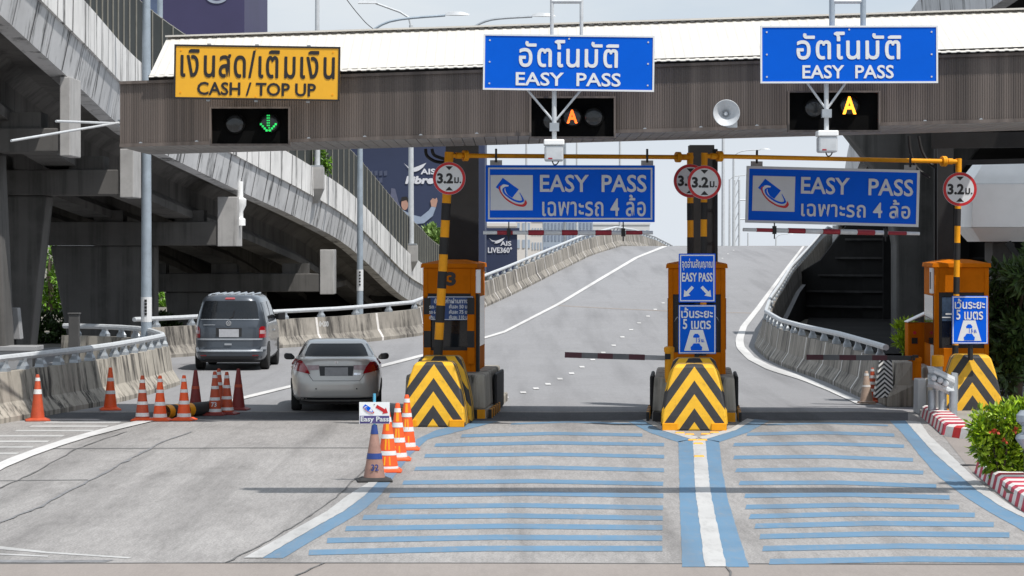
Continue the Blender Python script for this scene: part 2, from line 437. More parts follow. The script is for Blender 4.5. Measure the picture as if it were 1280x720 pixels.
mark('lane_band', [(881.4, 549), (883.4, 575), (887.4, 615), (896.4, 660), (907.4, 709)], [(899, 552), (903, 590), (910, 625), (922, 665), (936, 709)], m_blue_line)
mark('lane_band', [(785, 527), (812, 541), (848, 553)], [(803, 525), (826, 538), (867, 549)], m_blue_line)
mark('lane_band', [(943, 524), (920, 538), (881, 549)], [(962, 526), (934, 541), (899, 553)], m_blue_line)
mark('lane_line', [(803, 525), (826, 538), (866, 550)], [(812, 523.5), (834, 536), (874, 547)], m_white_line, .008)
mark('lane_line', [(934, 523.5), (914, 536), (873, 547)], [(943, 525), (920, 538), (881, 550)], m_white_line, .008)
mark('lane_band', [(327, 698), (392, 660), (428, 640), (455, 620), (480, 593), (505, 568), (521, 549), (545, 538), (592, 526)], [(354, 698), (418, 660), (452, 640), (475, 620), (495, 593), (514, 568), (535, 549), (572, 540), (622, 527)], m_blue_line)
mark('lane_line', [(305, 698), (372, 660), (408, 640), (434, 620), (460, 604), (492, 570)], [(328, 698), (393, 660), (429, 640), (456, 620), (471, 604), (503, 568)], m_white_line, .008)
mark('lane_band', [(1112, 526), (1127, 541), (1150, 570), (1172, 595), (1200, 617), (1236, 640), (1290, 670)], [(1132, 526), (1145, 541), (1168, 567), (1197, 592), (1222, 614), (1252, 634), (1300, 657)], m_blue_line)
mark('lane_line', [(1131.5, 526), (1144.5, 541), (1167.5, 567), (1196.5, 592), (1221.5, 614), (1251.5, 634), (1299, 657)], [(1150, 528), (1162, 545), (1186, 567), (1212, 592), (1236, 613), (1270, 637), (1310, 655)], m_white_line, .008)
mark('edge_line', [(-20, 588), (0, 578), (60, 556), (115, 540), (165, 528), (220, 517), (305, 496), (380, 478), (425, 469.5), (525, 444), (628, 415), (696, 380), (745, 350.5), (793, 322), (828, 308)],
     [(-20, 600), (0, 588), (60, 563), (118, 545), (172, 531.5), (225, 519.6), (305, 499.5), (380, 481), (430, 471.8), (528, 446.5), (632, 416), (702, 380), (751, 350.5), (799, 322), (835, 308)], m_edge_line, .016)
mark('edge_line', [(1072, 506), (1035, 489), (1000, 475), (960, 463), (935, 450), (921, 436), (919, 425), (926, 408), (944, 386), (962, 362), (982, 335), (1003, 308)],
     [(1086, 506), (1040, 487), (1004, 471.5), (964, 458), (943, 447), (931, 434), (929, 425), (934, 408), (951, 386), (967, 362), (986, 335), (1006, 308)], m_edge_line, .016)
for y, x0, x1 in ((528, 58, 152), (533, 40, 136), (538.5, 22, 118), (545, -10, 81), (552, -10, 62), (559, -10, 43), (567, -10, 24)):
    mark('hatch_bar', [(x0, y - 1), (x1, y - 1)], [(x0 - 4, y + 1), (x1 - 3, y + 1)], m_white_line)
mark('worn_line', [(-20, 681), (0, 683), (60, 690), (165, 697)], [(-20, 686), (0, 687), (60, 692), (160, 698.5)], m_white_line)
mark('worn_line', [(-20, 691), (60, 695)], [(-20, 693), (60, 696.5)], m_white_line)
mark('tar_shade_patch', [(-20, 700), (70, 700.5), (143, 700)], [(-20, 703.6), (70, 703.6), (132, 703)], m_stain)
for x, y in ((654, 491), (670, 486), (685, 480.5), (700, 474), (714.5, 467), (727.5, 459), (741, 450), (754, 441), (767, 432), (778, 421.5), (789, 412.5), (799, 404), (810, 395.5), (819, 387), (829, 379), (838, 371), (847, 363), (896, 329), (903, 323), (910, 317.5), (917, 313), (632, 497), (614, 502)):
    d = .8 + (y - 310) * .0125
    mark('lane_dash', [(x - d * 1.3, y - d * .36), (x + d, y - d * .36)], [(x - d, y + d * .36), (x + d * 1.3, y + d * .36)], m_edge_line, .012, .001)
mark('expansion_joint', [(690, 381), (760, 385), (850, 389), (945, 391)], [(690, 382), (760, 386), (850, 390), (945, 392)], m_apron)
# cracks and sawn joints
def crack(px, w=.02, mat=m_crack, dz=.010):
    b = MB(); P = resample(px_poly(px, dz), .5); A, B = [], []
    for p in P:
        q = p + V(random.uniform(-.02, .02), random.uniform(-.03, .03)); k = random.uniform(.35, 1.2) * w * .8
        A.append(q - V(k, 0)); B.append(q + V(k, k * .3))
    b.strip(A, B); return struct(b.build('road_crack', mat))
crack([(-5, 613), (35, 595), (95, 562), (130, 549), (160, 540)], .02)
crack([(-5, 656), (50, 634), (110, 602), (165, 573), (205, 552), (240, 540)], .035, m_stain)
crack([(283, 704), (330, 680), (390, 645), (425, 618), (455, 588), (462, 580)], .016)
crack([(372, 720), (390, 711), (407, 704.3)], .02)
crack([(908, 709), (911, 716), (914, 722)], .018)
for a in ([(60, 561), (300, 560), (470, 560)], [(0, 601), (110, 600)], [(0, 704.5), (320, 703.5), (640, 704), (960, 705), (1290, 706)]):
    b = MB(); b.strip(px_poly([(x, y - .45) for x, y in a], .003), px_poly([(x, y + .45) for x, y in a], .003)); struct(b.build('road_joint', m_crack))
# small reflective studs on the nose markings
stud_px = [(873, 555.5), (874, 571.5), (866, 551), (878, 551), (850, 542), (862, 544), (882, 543.5), (893, 541.5), ]
b = MB(); b.frust((-.08, .08, -.05, .05, 0), (-.065, .065, -.035, .035, .02))
st0 = b.build('road_stud', m_amber)
for i, p in enumerate(stud_px):
    o = st0 if i == 0 else st0.copy()
    if i: C.objects.link(o)
    o.location = G(*p, .009)
    tag(o, 'small amber reflective stud glued on the painted nose before a toll island', 'road stud', 'amber studs on the painted noses')

# ---- concrete barriers with a steel rail
def barrier(name, label, path, back, h=.86, seg=3.0, rail=True, step=2.0, rail_h=.24, group=None, first=1.0, ks=1.0, mat=None):
    """back = +1: the back of the barrier lies left of the path, -1: right of it"""
    root = thing(name, label, 'barrier', tuple(path[0]), 0, group)
    P = resample(path, .5)
    D = [0]
    for a, c in zip(P, P[1:]): D.append(D[-1] + (c - a).length)
    def at(d):
        d = max(0, min(D[-1], d))
        for i in range(len(P) - 1):
            if d <= D[i + 1]: return P[i].lerp(P[i + 1], (d - D[i]) / max(1e-6, D[i + 1] - D[i]))
        return P[-1]
    def nrm(d):
        t = at(d + .9) - at(d - .9); t.z = 0; t.normalize(); return V(-t.y, t.x) * back
    prof = [(0, -.08), (0, .09), (.17 * ks, .34), (.25 * ks, h), (.45 * ks, h), (.52 * ks, .3), (.52 * ks, -.08)]
    x = 0
    while x < D[-1] - .3:
        e = min(D[-1], x + seg)
        b = MB(); n = max(2, int((e - x) / .7)); rings = []
        for k in range(n + 1):
            d = x + .012 + (e - x - .024) * k / n; p, nn = at(d), nrm(d)
            rings.append([p + nn * o + V(0, 0, z) for o, z in prof])
        b.loft(rings)
        b.build('panel', mat or m_conc, root, world=True)
        if mat and x > 1:
            b = MB(); pr2 = [(-.004, -.02), (-.004, .092), (.166 * ks, .345), (.246 * ks, h + .004), (.3 * ks, h + .004)]
            q0, q1, n0 = at(x - .05), at(x + random.uniform(.04, .12)), nrm(x); b.strip([q0 + n0 * o + V(0, 0, z) for o, z in pr2], [q1 + n0 * o + V(0, 0, z) for o, z in pr2]); b.build('joint_mortar', m_wk, root, world=True)
        x = e
    if rail:
        mid = .35 * ks
        b = MB(); pts = [at(d) + nrm(d) * mid + V(0, 0, h + rail_h) for d in [D[-1] * i / max(6, int(D[-1] / 1.2)) for i in range(max(6, int(D[-1] / 1.2)) + 1)]]
        b.tube(pts, .065, 8); b.build('rail', m_galv_l, root, world=True, smooth='auto')
        d = first; i = 0
        while d < D[-1] and i < 98:
            p, nn = at(d), nrm(d); t = V(nn.y, -nn.x)
            b = MB()
            w0, w1 = .11, .065
            rings = [[p + t * (a * w) + nn * (mid + c * w * .8) + V(0, 0, z) for a, c in ((-1, -1), (1, -1), (1, 1), (-1, 1))] for w, z in ((w0, h), (w0 * .95, h + .06), (w1, h + .13), (w1 * .9, h + rail_h - .03))]
            b.loft(rings); b.build('rail_post', m_galv, root, world=True)
            d += step; i += 1
    return root
near_path = [G(*p) for p in ((-70, 543), (0, 530), (57, 520), (125, 508), (160, 500.5), (200, 489.5), (226, 481))]
near_path += [V(-8.2, 68.6), V(-8.8, 70.8), V(-9.8, 72.6), V(-11.2, 73.5)]
m_conc2 = M('dirty_far_concrete', (.30, .275, .24), .88, var=.22, scale=.8, bump=.25, bscale=14, streak=.95, skx=2.6, sk=(.46, .6), dirt=.4, scol=(.045, .04, .036))
nb = barrier('concrete_barrier', 'stained concrete barrier with steel handrail beside the row of cones', near_path, 1, .88, 2.6, True, 1.0)
lb = barrier('concrete_barrier', 'long stained concrete barrier with steel rail running from behind the van up the ramp', LB, 1, .86, 3.6, True, 2.05, mat=m_conc2)
rb = barrier('concrete_barrier', 'curved concrete barrier with steel rail edging the ramp beside the dark underpass', RB, -1, .86, 3.4, True, 2.05, mat=m_conc2)
# odd pieces on the barriers
b = MB(); p = G(112, 510.5); b.box(-.05, .05, -.05, .05, 0, .2); 
o = MB(); 
def plaque(parent, name, c, w, h, mat, nx=0):
    b = MB(); b.box(-w / 2, w / 2, -.012, .012, -h / 2, h / 2); r = b.build(name, mat, parent)
    return r
# white station number on the far barrier
pp = W(405, 404, 40.8) - Vector(LB[0]); text('0+200', pp.x - .14, pp.x + .14, pp.z - .1, pp.z + .06, pp.y - .05, m_wsign, lb)
# post standing in the barrier line
t = thing('barrier_post', 'dark square steel post standing behind the cracked concrete barrier', 'post', tuple(G(87, 508)))
b = MB(); b.box(-.1, .1, .5, .7, -.05, 1.8); b.box(-.12, .12, .48, .72, 1.8, 1.83); b.build('post', M('dark_post_paint', (.07, .068, .066), .6), t, bevel=.01)

# ---- left viaduct
vst = [(-150, 80, -270, -135), (0, 66, -112, 5), (105, 57, 0, 103), (185, 46.5, 85, 175), (290, 41, 150, 230), (385, 36.5, 205, 275), (445, 33, 247, 310), (505, 28.5, 310, 367), (530, 26, 331, 381), (560, 23, 352, 395), (640, 16, 385, 413)]
def smooth_path(pts, n=6):
    out = []
    for i in range(len(pts) - 1):
        p0, p1, p2, p3 = pts[max(0, i - 1)], pts[i], pts[i + 1], pts[min(len(pts) - 1, i + 2)]
        for k in range(n):
            t = k / n
            out.append(.5 * ((2 * p1) + (p2 - p0) * t + (2 * p0 - 5 * p1 + 4 * p2 - p3) * t * t + (3 * p1 - p0 - 3 * p2 + p3) * t ** 3))
    return out + [pts[-1]]
VT = smooth_path([W(a, c, s) for a, s, c, d in vst]); VBz = smooth_path([W(a, d, s) for a, s, c, d in vst])
def side_n(P, i, sgn):
    t = P[min(i + 2, len(P) - 1)] - P[max(i - 2, 0)]; t.z = 0; t.normalize(); return V(-t.y, t.x) * sgn
lv = thing('viaduct', 'grey concrete viaduct with streaked parapet descending behind the van', 'bridge', tuple(VT[6]))
ru, rl, rd = [], [], []
for i, (a, c) in enumerate(zip(VT, VBz)):
    n = side_n(VT, i, 1); h = a.z - c.z; zb = c.z
    m_ = a.z - h * .52
    ru.append([a, a + n * .3, a + n * .3 - V(0, 0, h * .5), V(a.x, a.y, m_) + n * .06, V(a.x, a.y, m_)])
    rl.append([V(a.x, a.y, m_) + n * .055, V(a.x, a.y, m_) + n * .35, V(a.x, a.y, zb) + n * .6, V(a.x, a.y, zb) + n * .22])
    zt = zb + h * .35
    rd.append([V(a.x, a.y, zt) + n * .32, V(a.x, a.y, zt) + n * 9.2, V(a.x, a.y, zb + .28) + n * 9.2, V(a.x, a.y, zb + .28) + n * .5])
b = MB(); b.loft(ru); b.build('parapet', m_par, lv, world=True)
m_par2 = M('weathered_shaded_band', (.58, .58, .585), .88, var=.15, scale=.7, bump=.15, bscale=10, streak=.9, skx=2.0, dirt=.2, sk=(.53, .61), scol=(.05, .05, .052))  # weather streaks over a greyer base that paints the lower band's shade
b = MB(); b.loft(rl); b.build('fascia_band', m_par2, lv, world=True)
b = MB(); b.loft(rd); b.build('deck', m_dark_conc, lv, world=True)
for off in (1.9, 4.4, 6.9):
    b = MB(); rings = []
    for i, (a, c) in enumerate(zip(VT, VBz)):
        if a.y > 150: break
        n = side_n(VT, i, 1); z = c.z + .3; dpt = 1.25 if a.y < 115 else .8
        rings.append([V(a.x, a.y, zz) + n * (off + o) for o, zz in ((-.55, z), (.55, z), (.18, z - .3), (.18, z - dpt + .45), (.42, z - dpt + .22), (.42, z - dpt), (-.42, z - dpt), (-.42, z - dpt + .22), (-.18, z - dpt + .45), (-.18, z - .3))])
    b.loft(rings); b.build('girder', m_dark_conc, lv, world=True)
# joints between the parapet panels: thin dark grooves standing 3 mm proud would look painted, so they are real slots made by slim recessed strips
VTr, VBr = [], []
for (a, c), (a2, c2) in zip(zip(VT, VBz), zip(VT[1:], VBz[1:])):
    k = max(1, int((a2 - a).length / .25))
    for q in range(k): VTr.append(a.lerp(a2, q / k)); VBr.append(c.lerp(c2, q / k))
acc = 0; nj = 0
for i in range(8, len(VTr) - 8):
    acc += (VTr[i] - VTr[i - 1]).length
    if acc < 1.55 or nj > 95: continue
    acc = 0; nj += 1
    a, c = VTr[i], VBr[i]; n = side_n(VTr, i, 1); t = V(n.y, -n.x); h = a.z - c.z; w = random.uniform(.014, .03)
    sl = t * (-.10 * h)
    p = [(a - n * .012 - V(0, 0, .01)), V(a.x, a.y, a.z - h * .52) - n * .012 + sl * .5, V(a.x, a.y, a.z - h * .525) + n * .042 + sl * .52, V(a.x, a.y, c.z + .02) + n * .208 + sl]
    b = MB(); b.strip([q - t * w for q in p], [q + t * w for q in p]); b.build('joint_seal', m_gut, lv, world=True)
# fence along the viaduct
fz = thing('viaduct_fence', 'dark mesh fence with pale posts along the viaduct parapet', 'fence', tuple(VT[6]))
b = MB(); A, B = [], []
for i, (a, c) in enumerate(zip(VT, VBz)):
    n = side_n(VT, i, 1); q = a + n * .18
    fh = 1.75
    A.append(q + V(0, 0, .05)); B.append(q + V(0, 0, fh))
i0, i1 = 8, len(VT) - 1
b.strip(A[i0:i1], B[i0:i1]); o = b.build('mesh_panel', m_fence, fz, world=True)
s_ = o.modifiers.new('thick', 'SOLIDIFY'); s_.thickness = .03
b = MB(); b.tube(B[i0:i1], .035, 6); b.build('top_rail', m_cream, fz, world=True)
b = MB(); b.tube(A[i0:i1], .05, 6); b.build('bottom_rail', m_cream, fz, world=True)
FP = resample(A[i0:i1], 1.5); FQ = resample(B[i0:i1], 1.5)
cum = 0; last = -9
n_p = 0
for i in range(len(A[i0:i1]) - 1):
    a, c = A[i0 + i], A[i0 + i + 1]; seg = (c - a).length; k = 0
    while True:
        d = last + 1.35 - cum if last > -9 else 0
        if d > seg: break
        p = a.lerp(c, max(0, d) / seg); last = cum + max(0, d)
        b = MB(); nn = side_n(VT, i0 + i, 1) * -.05
        b.beam(p + nn, p + nn + V(0, 0, 1.72), .03, .03)
        if n_p < 98: b.build('fence_post', m_cream, fz, world=True); n_p += 1
    cum += seg
# lamp brackets on the parapet with their poles
for i, (px, py, s, top) in enumerate(((397, 209, 36.0, -30), (514, 306, 27.6, 32))):
    p = W(px, py, s)
    t = thing('bracket_lamp_post', ('slim grey lamp post standing on a parapet bracket among green creeper', 'slim grey lamp post on a parapet bracket in front of the navy billboard')[i], 'lamp post', tuple(p))
    b = MB(); w = 8.2 / s; b.loft([[V(-w, -.35, z0) for z0 in (0,)] and [V(x, y, z) for x, y in ((-w, -.45), (w, -.45), (w, .2), (-w, .2))] for z in (0, -.08)] + [[V(x, y, -.75) for x, y in ((-w, -.4), (w, -.4), (w, .2), (-w, .2))], [V(x, y, -1.25) for x, y in ((-w, -.05), (w * .1, -.05), (w * .1, .2), (-w, .2))]])
    b.build('bracket', m_block, t)
    b = MB(); hh = (py - top) / s; r = 3.6 / s; b.tube([(0, -.2, 0), (0, -.2, hh)], [r, r * .7], 10); b.build('pole', m_galv_l, t, smooth='auto')
    b = MB(); b.box(-r * 2, r * 2, -.2 - r * 2, -.2 + r * 2, 0, .06); b.build('base_plate', m_galv, t)
    b = MB(); z = hh; b.tube([(0, -.2, z - .05), (-.1, -.2, z + .35), (-.5, -.2, z + .6), (-1.6, -.2, z + 1.0)], .05, 8); b.build('arm', m_galv_l, t)
    b = MB(); b.frust((-2.4, -1.5, -.35, -.05, z + .98), (-2.3, -1.6, -.3, -.1, z + 1.12)); b.build('lamp_head', m_galv_l, t)

# ---- piers under the left viaduct
def pier(label, s, ex0, ex1, etop, ebot, btop, bbot, bl, cols):
    """pixel extents at scale s: ear ex0..ex1 x etop..ebot, beam to bl, columns [(xl_top, xr_top, xl_bot, xr_bot)]"""
    root = thing('bridge_pier', label, 'pier', tuple(V((ex0 - 640) / s, F / s, 0)), 0, 'piers carrying the viaducts')
    z = lambda py: H - (py - HY) / s
    x = lambda px: (px - 640) / s
    Y = F / s
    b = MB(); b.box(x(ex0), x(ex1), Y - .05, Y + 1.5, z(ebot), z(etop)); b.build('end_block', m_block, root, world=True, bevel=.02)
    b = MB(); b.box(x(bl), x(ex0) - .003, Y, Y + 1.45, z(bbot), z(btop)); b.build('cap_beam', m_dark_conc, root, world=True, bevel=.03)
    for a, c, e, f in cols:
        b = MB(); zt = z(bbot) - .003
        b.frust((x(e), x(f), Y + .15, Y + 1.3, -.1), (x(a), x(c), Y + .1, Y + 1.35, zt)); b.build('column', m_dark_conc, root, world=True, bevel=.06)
    for k in range(3):
        xx = x(ex0) - .9 - k * 2.5
        b = MB(); b.box(xx - .45, xx + .45, Y + .2, Y + 1.2, z(btop) + .003, z(btop) + .35); b.build('bearing_pad', m_dark_conc, root, world=True)
    return root
pier('dark pier cap nearest to the toll canopy rods', 58, 75, 88, 96, 195, 160, 190, -420, [(-190, -6, -160, 8)])
pier('pier with tapered column behind the grey cabinet', 48.5, 150, 167, 186, 247, 212, 244, -330, [(-60, 57, -20, 33)])
pier('wide pier with a drain pipe behind the tall lamp post', 40.5, 272, 297, 246, 308, 277, 307, -100, [(62, 192, 86, 192)])
pier('low pier behind the van roof', 35.5, 400, 417, 312, 368, 342, 365, 120, [(205, 330, 212, 330)])
t = thing('drain_pipe', 'pale drain pipe with urn shaped funnel hanging on the end of a pier cap', 'pipe', tuple(W(300, 277, 40.2)))
b = MB(); b.lathe([(.1, 1.25), (.1, .75), (.2, .7), (.19, .5), (.1, .32), (.1, .12), (.17, .08), (.17, -.12), (.08, -.14)], 16); b.build('funnel', m_white_p, t, smooth='auto')
b = MB(); b.tube([(0, 0, 0), (-.45, .1, 0)], .07, 10); b.build('elbow', m_white_p, t)
# walls closing the space under the viaduct
def wall(name, label, pts, z0, z1, th, mat):
    b = MB()
    for a, c in zip(pts, pts[1:]):
        b.beam((a[0], a[1], (z0 + z1) / 2), (c[0], c[1], (z0 + z1) / 2), th, z1 - z0)
    return tag(b.build(name, mat), label, 'wall')
wall('retaining_wall', 'retaining wall coloured dark for the shade under the descending viaduct', [(-13.3, 118), (-6.5, 128), (-4.5, 150)], -.1, 2.6, .4, m_shade_conc)

# ---- right viaduct
red = [(34, 53.6, 11.6, 1.9), (24, 53.2, 11.5, 1.9), (16, 52.4, 11.4, 1.9), (12.6, 51.6, 11.2, 1.85), (11.5, 54, 11.0, 1.8), (11.3, 59, 10.8, 1.75), (11.2, 68, 10.5, 1.7), (11.3, 80, 10.0, 1.65), (12.3, 97, 9.1, 1.6), (14.1, 120, 7.55, 1.6), (17.2, 150, 6.3, 1.6), (20.2, 180, 5.7, 1.65), (26, 215, 4.7, 1.6), (34.5, 257, 3.7, 1.6), (50, 310, 2.6, 1.6)]  # near end is out of view, its curve shaped for where its shade falls
RT = smooth_path([V(a, c, e) for a, c, e, h in red], 5); RBo = smooth_path([V(a, c, e - h) for a, c, e, h in red], 5)
rv = thing('viaduct', 'dark elevated viaduct curving over the shaded underpass beside the ramp', 'bridge', (12, 100, 8))
r1, r2 = [], []
for i, (a, c) in enumerate(zip(RT, RBo)):
    n = side_n(RT, i, -1)
    r1.append([a, a + n * .3, V(a.x, a.y, c.z) + n * .5, V(a.x, a.y, c.z) + n * .15])
    z = c.z
    if i >= 17:
        w = max(10, 34 - a.x)
        e = V(a.x + .35, a.y + (.5 if i < 22 else 0))
        r2.append([e + V(0, 0, z + .5), e + V(w, 0, z + .5), e + V(w, 0, z), e + V(w * .7, 0, z - .7), e + V(w * .3, 0, z - .7), e + V(.2, 0, z + .1)])
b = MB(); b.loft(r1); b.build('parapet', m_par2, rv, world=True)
b = MB(); b.loft(r2); b.build('deck', m_shade_conc, rv, world=True)
t = thing('bridge_pier', 'grey splayed pier rising behind the lane with the shaded round sign', 'pier', (13.2, 94, 0), 0, 'piers carrying the viaducts')
b = MB(); b.loft([[V(x, y, z) for x, y in ((-w, -.7), (w, -.7), (w, .7), (-w, .7))] for w, z in ((.75, -.1), (.75, 3.2), (1.1, 5.2), (2.6, 7.1), (2.9, 7.5))]); b.build('column', m_dark_conc, t, bevel=.08)
m_ledge = M('shade_ledge_concrete', (.05, .048, .047), .95, spec=.1, var=.3)  # ledge colour kept near black for the underpass shade
aw = thing('abutment_wall', 'abutment wall coloured dark for shade, with ledges closing the underpass below the curving viaduct', 'wall', (15.2, 124, 0))
b = MB(); b.beam((15.2, 124, 2.95), (34, 112, 2.95), .5, 6.1); b.build('wall', m_shade_conc, aw, world=True)
b = MB(); b.loft([[V(x, y, -.1), V(x, y + .5, -.1), V(x, y + .5, zt), V(x, y, zt)] for x, y, zt in ((12.3, 126, 1.75), (13.4, 125, 2.5), (14.4, 124.4, 3.9), (15.0, 124.1, 5.6), (15.19, 124, 6.0))]); b.build('wing', m_shade_conc, aw, world=True)
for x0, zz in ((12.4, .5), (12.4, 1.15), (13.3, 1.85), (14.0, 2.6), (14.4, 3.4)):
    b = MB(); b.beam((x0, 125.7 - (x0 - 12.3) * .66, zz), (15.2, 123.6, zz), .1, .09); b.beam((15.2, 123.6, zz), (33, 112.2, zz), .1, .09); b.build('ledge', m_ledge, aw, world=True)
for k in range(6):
    x = 16 + k * 3; b = MB(); b.beam((x, 123.35 - (x - 15.2) * .64, -.05), (x, 123.35 - (x - 15.2) * .64, 5.5), .35, .3); b.build('rib', m_shade_conc, aw, world=True)
wall('added_side_wall', 'unseen dark wall added to shut sun out along the far edge of the underpass', [(22.5, 66), (23, 90), (26, 118)], -.1, 6.5, .5, m_shade_conc)  # out-of-view wall added to keep sun from entering under the deck
wall('parapet_wall', 'pale streaked parapet outside the ramp rail near the crest', [(17.4, 155), (19.6, 172), (21.4, 186)], 1.2, 4.2, .3, m_par)
# ================================================================ TOLL CANOPY
HEAD = -.062            # heading of the toll lanes
cn = thing('toll_canopy', 'brown ribbed toll canopy with white sheet roof spanning the lanes', 'canopy', (1.5, 52, 0))
FL, FR = (150, 70.5), (1345, 73.0)
def fr(t, py): px = FL[0] + (FR[0] - FL[0]) * t; s = FL[1] + (FR[1] - FL[1]) * t; return W(px, py, s)
def tpx(px): return (px - FL[0]) / (FR[0] - FL[0])
ftop = lambda t: 105 + (66.5 - 105) * t
fbot = lambda t: 184 + (150.5 - 184) * t
b = MB(); lo, hi = [], []
N = 400
for i in range(N + 1):
    for k, dy in enumerate((0, 0, .009, .009)):
        t = min(1, (i + (0, .5, .55, .95)[k]) / N); p, q = fr(t, fbot(t)), fr(t, ftop(t))
        lo.append(p + V(0, dy)); hi.append(q + V(0, dy))
b.strip(lo, hi); b.build('fascia', m_fascia, cn, world=True)
D = 4.2
b = MB()
for t, sg in ((0, -1), (1, 1)):
    p, q = fr(t, fbot(t)), fr(t, ftop(t)); b.poly([p + V(0, .03), q + V(0, .03), q + V(0, D), p + V(0, D)])
p, q = fr(0, fbot(0)), fr(1, fbot(1)); p2, q2 = fr(0, ftop(0)), fr(1, ftop(1))
b.poly([p + V(0, D), q + V(0, D), q2 + V(0, D), p2 + V(0, D)])
b.build('side_cladding', m_fascia, cn, world=True)
b = MB(); nb_ = 84
for i in range(nb_):
    t0, t1 = (i + .03) / nb_, (i + .97) / nb_
    a, c = fr(t0, fbot(t0)), fr(t1, fbot(t1))
    for y0, y1 in ((.03, D * .5 - .01), (D * .5 + .01, D)):
        b.add([a + V(0, y0), c + V(0, y0), c + V(0, y1), a + V(0, y1), a + V(0, y0, .03), c + V(0, y0, .03), c + V(0, y1, .03), a + V(0, y1, .03)], [(0, 1, 2, 3), (0, 4, 5, 1), (1, 5, 6, 2), (2, 6, 7, 3), (3, 7, 4, 0)])
b.build('soffit', m_soffit, cn, world=True)
b = MB(); a, c = fr(0, fbot(0) - 3), fr(1, fbot(1) - 3); b.poly([a + V(0, .05), c + V(0, .05), c + V(0, D), a + V(0, D)]); b.build('soffit_backing', m_black, cn, world=True)
b = MB(); a, c = fr(0, fbot(0)), fr(1, fbot(1)); b.beam(a + V(0, -.015, .03), c + V(0, -.015, .03), .05, .06); b.build('lower_trim', m_fascia, cn, world=True)
b = MB(); a, c = fr(0, ftop(0)), fr(1, ftop(1)); b.beam(a + V(0, -.02, .02), c + V(0, -.02, .02), .06, .05); b.build('upper_trim', m_fascia, cn, world=True)
a, c = fr(tpx(187), ftop(tpx(187)) - 1), fr(1, ftop(1) - 1)
b = MB(); b.beam(a + V(0, .13, .06), c + V(0, .13, .06), .3, .13); b.build('gutter', m_gut, cn, world=True)
# corrugated roof
eave = lambda t: fr(t, 97.5 - 33.5 * (t - tpx(187)) / (tpx(1280) - tpx(187)) - .0) + V(0, -.12)
def ridge(t):
    e = eave(t); zz = 7.02 + .40 * (t - tpx(187)); return V(e.x, e.y + 2.7, zz)
b = MB(); A, Bq, Cq = [], [], []
t0 = tpx(187); NR = 96
for i in range(NR):
    for u, dz in ((0, 0), (.45, 0), (.62, .009), (.83, .009)):
        t = t0 + (1 - t0) * (i + u) / NR
        A.append(eave(t) + V(0, 0, dz)); Bq.append(ridge(t) + V(0, 0, dz)); r_ = ridge(t); Cq.append(V(r_.x, r_.y + 1.9, eave(t).z + .2 + dz))
b.strip(A, Bq); b.strip(Bq, Cq)
o = b.build('roof', m_roof, cn, world=True)
mo = o.modifiers.new('t', 'SOLIDIFY'); mo.thickness = .012
b = MB(); b.beam(ridge(t0) + V(0, -.02, .035), ridge(1) + V(0, -.02, .035), .3, .03); b.build('ridge_cap', m_roof, cn, world=True)
b = MB(); e0 = eave(t0); r0 = ridge(t0); b.poly([e0 + V(.02, .1, -.02), r0 + V(.02, 0, -.02), V(r0.x + .02, r0.y + 1.8, e0.z + .15)]); b.build('gable', m_roof, cn, world=True)
for px in range(176, 1280, 70):
    t = tpx(px); p = fr(t, fbot(t) - 3.5)
    b = MB(); b.lathe([(.035, -.03), (.035, .0)], 8, p + V(0, -.005), 'y'); b.build('fixing_bolt', m_galv, cn, world=True)
for px0, px1, s in ((557, 598, 64.5), (862, 893, 64.5), (1172, 1192, 63)):
    b = MB(); x0, x1 = (px0 - 640) / s, (px1 - 640) / s; Y = F / s
    b.box(x0, x1, Y, Y + .08, 0, 5.12); b.box(x0, x1, Y + .42, Y + .5, 0, 5.12); b.box((x0 + x1) / 2 - .05, (x0 + x1) / 2 + .05, Y + .081, Y + .419, 0, 5.1)
    b.build('column', m_black, cn, world=True)
for px0, px1, s in ((889, 897.5, 66),):
    b = MB(); Y = F / s; b.tube([((px0 + px1) / 2 / s - 640 / s, Y, 0), ((px0 + px1) / 2 / s - 640 / s, Y, 5.0)], .06, 8); 
    for py in (263, 304): p = W(885, py, s); b.box(p.x - .12, p.x + .13, Y - .04, Y + .04, p.z - .04, p.z + .02)
    b.build('downpipe', m_black, cn, world=True)
for pts in ([(532, 186), (534, 195), (545, 202), (560, 203)], [(540, 186), (543, 194), (556, 199)], [(1136, 170), (1138, 190), (1146, 210), (1162, 222)], [(1148, 170), (1152, 188), (1160, 202), (1170, 210)]):
    b = MB(); b.tube(smooth_path([W(x, y, 65.5) for x, y in pts], 4), .035, 6); b.build('conduit', m_black, cn, world=True)
b = MB(); b.beam(W(1165, 176, 64.5), W(1340, 174, 65.5), .15, .3); b.build('edge_beam', m_black, cn, world=True)
b = MB(); b.beam(W(1165, 204, 62.5), W(1340, 200, 63), .1, .1); b.build('tie_bar', m_black, cn, world=True)
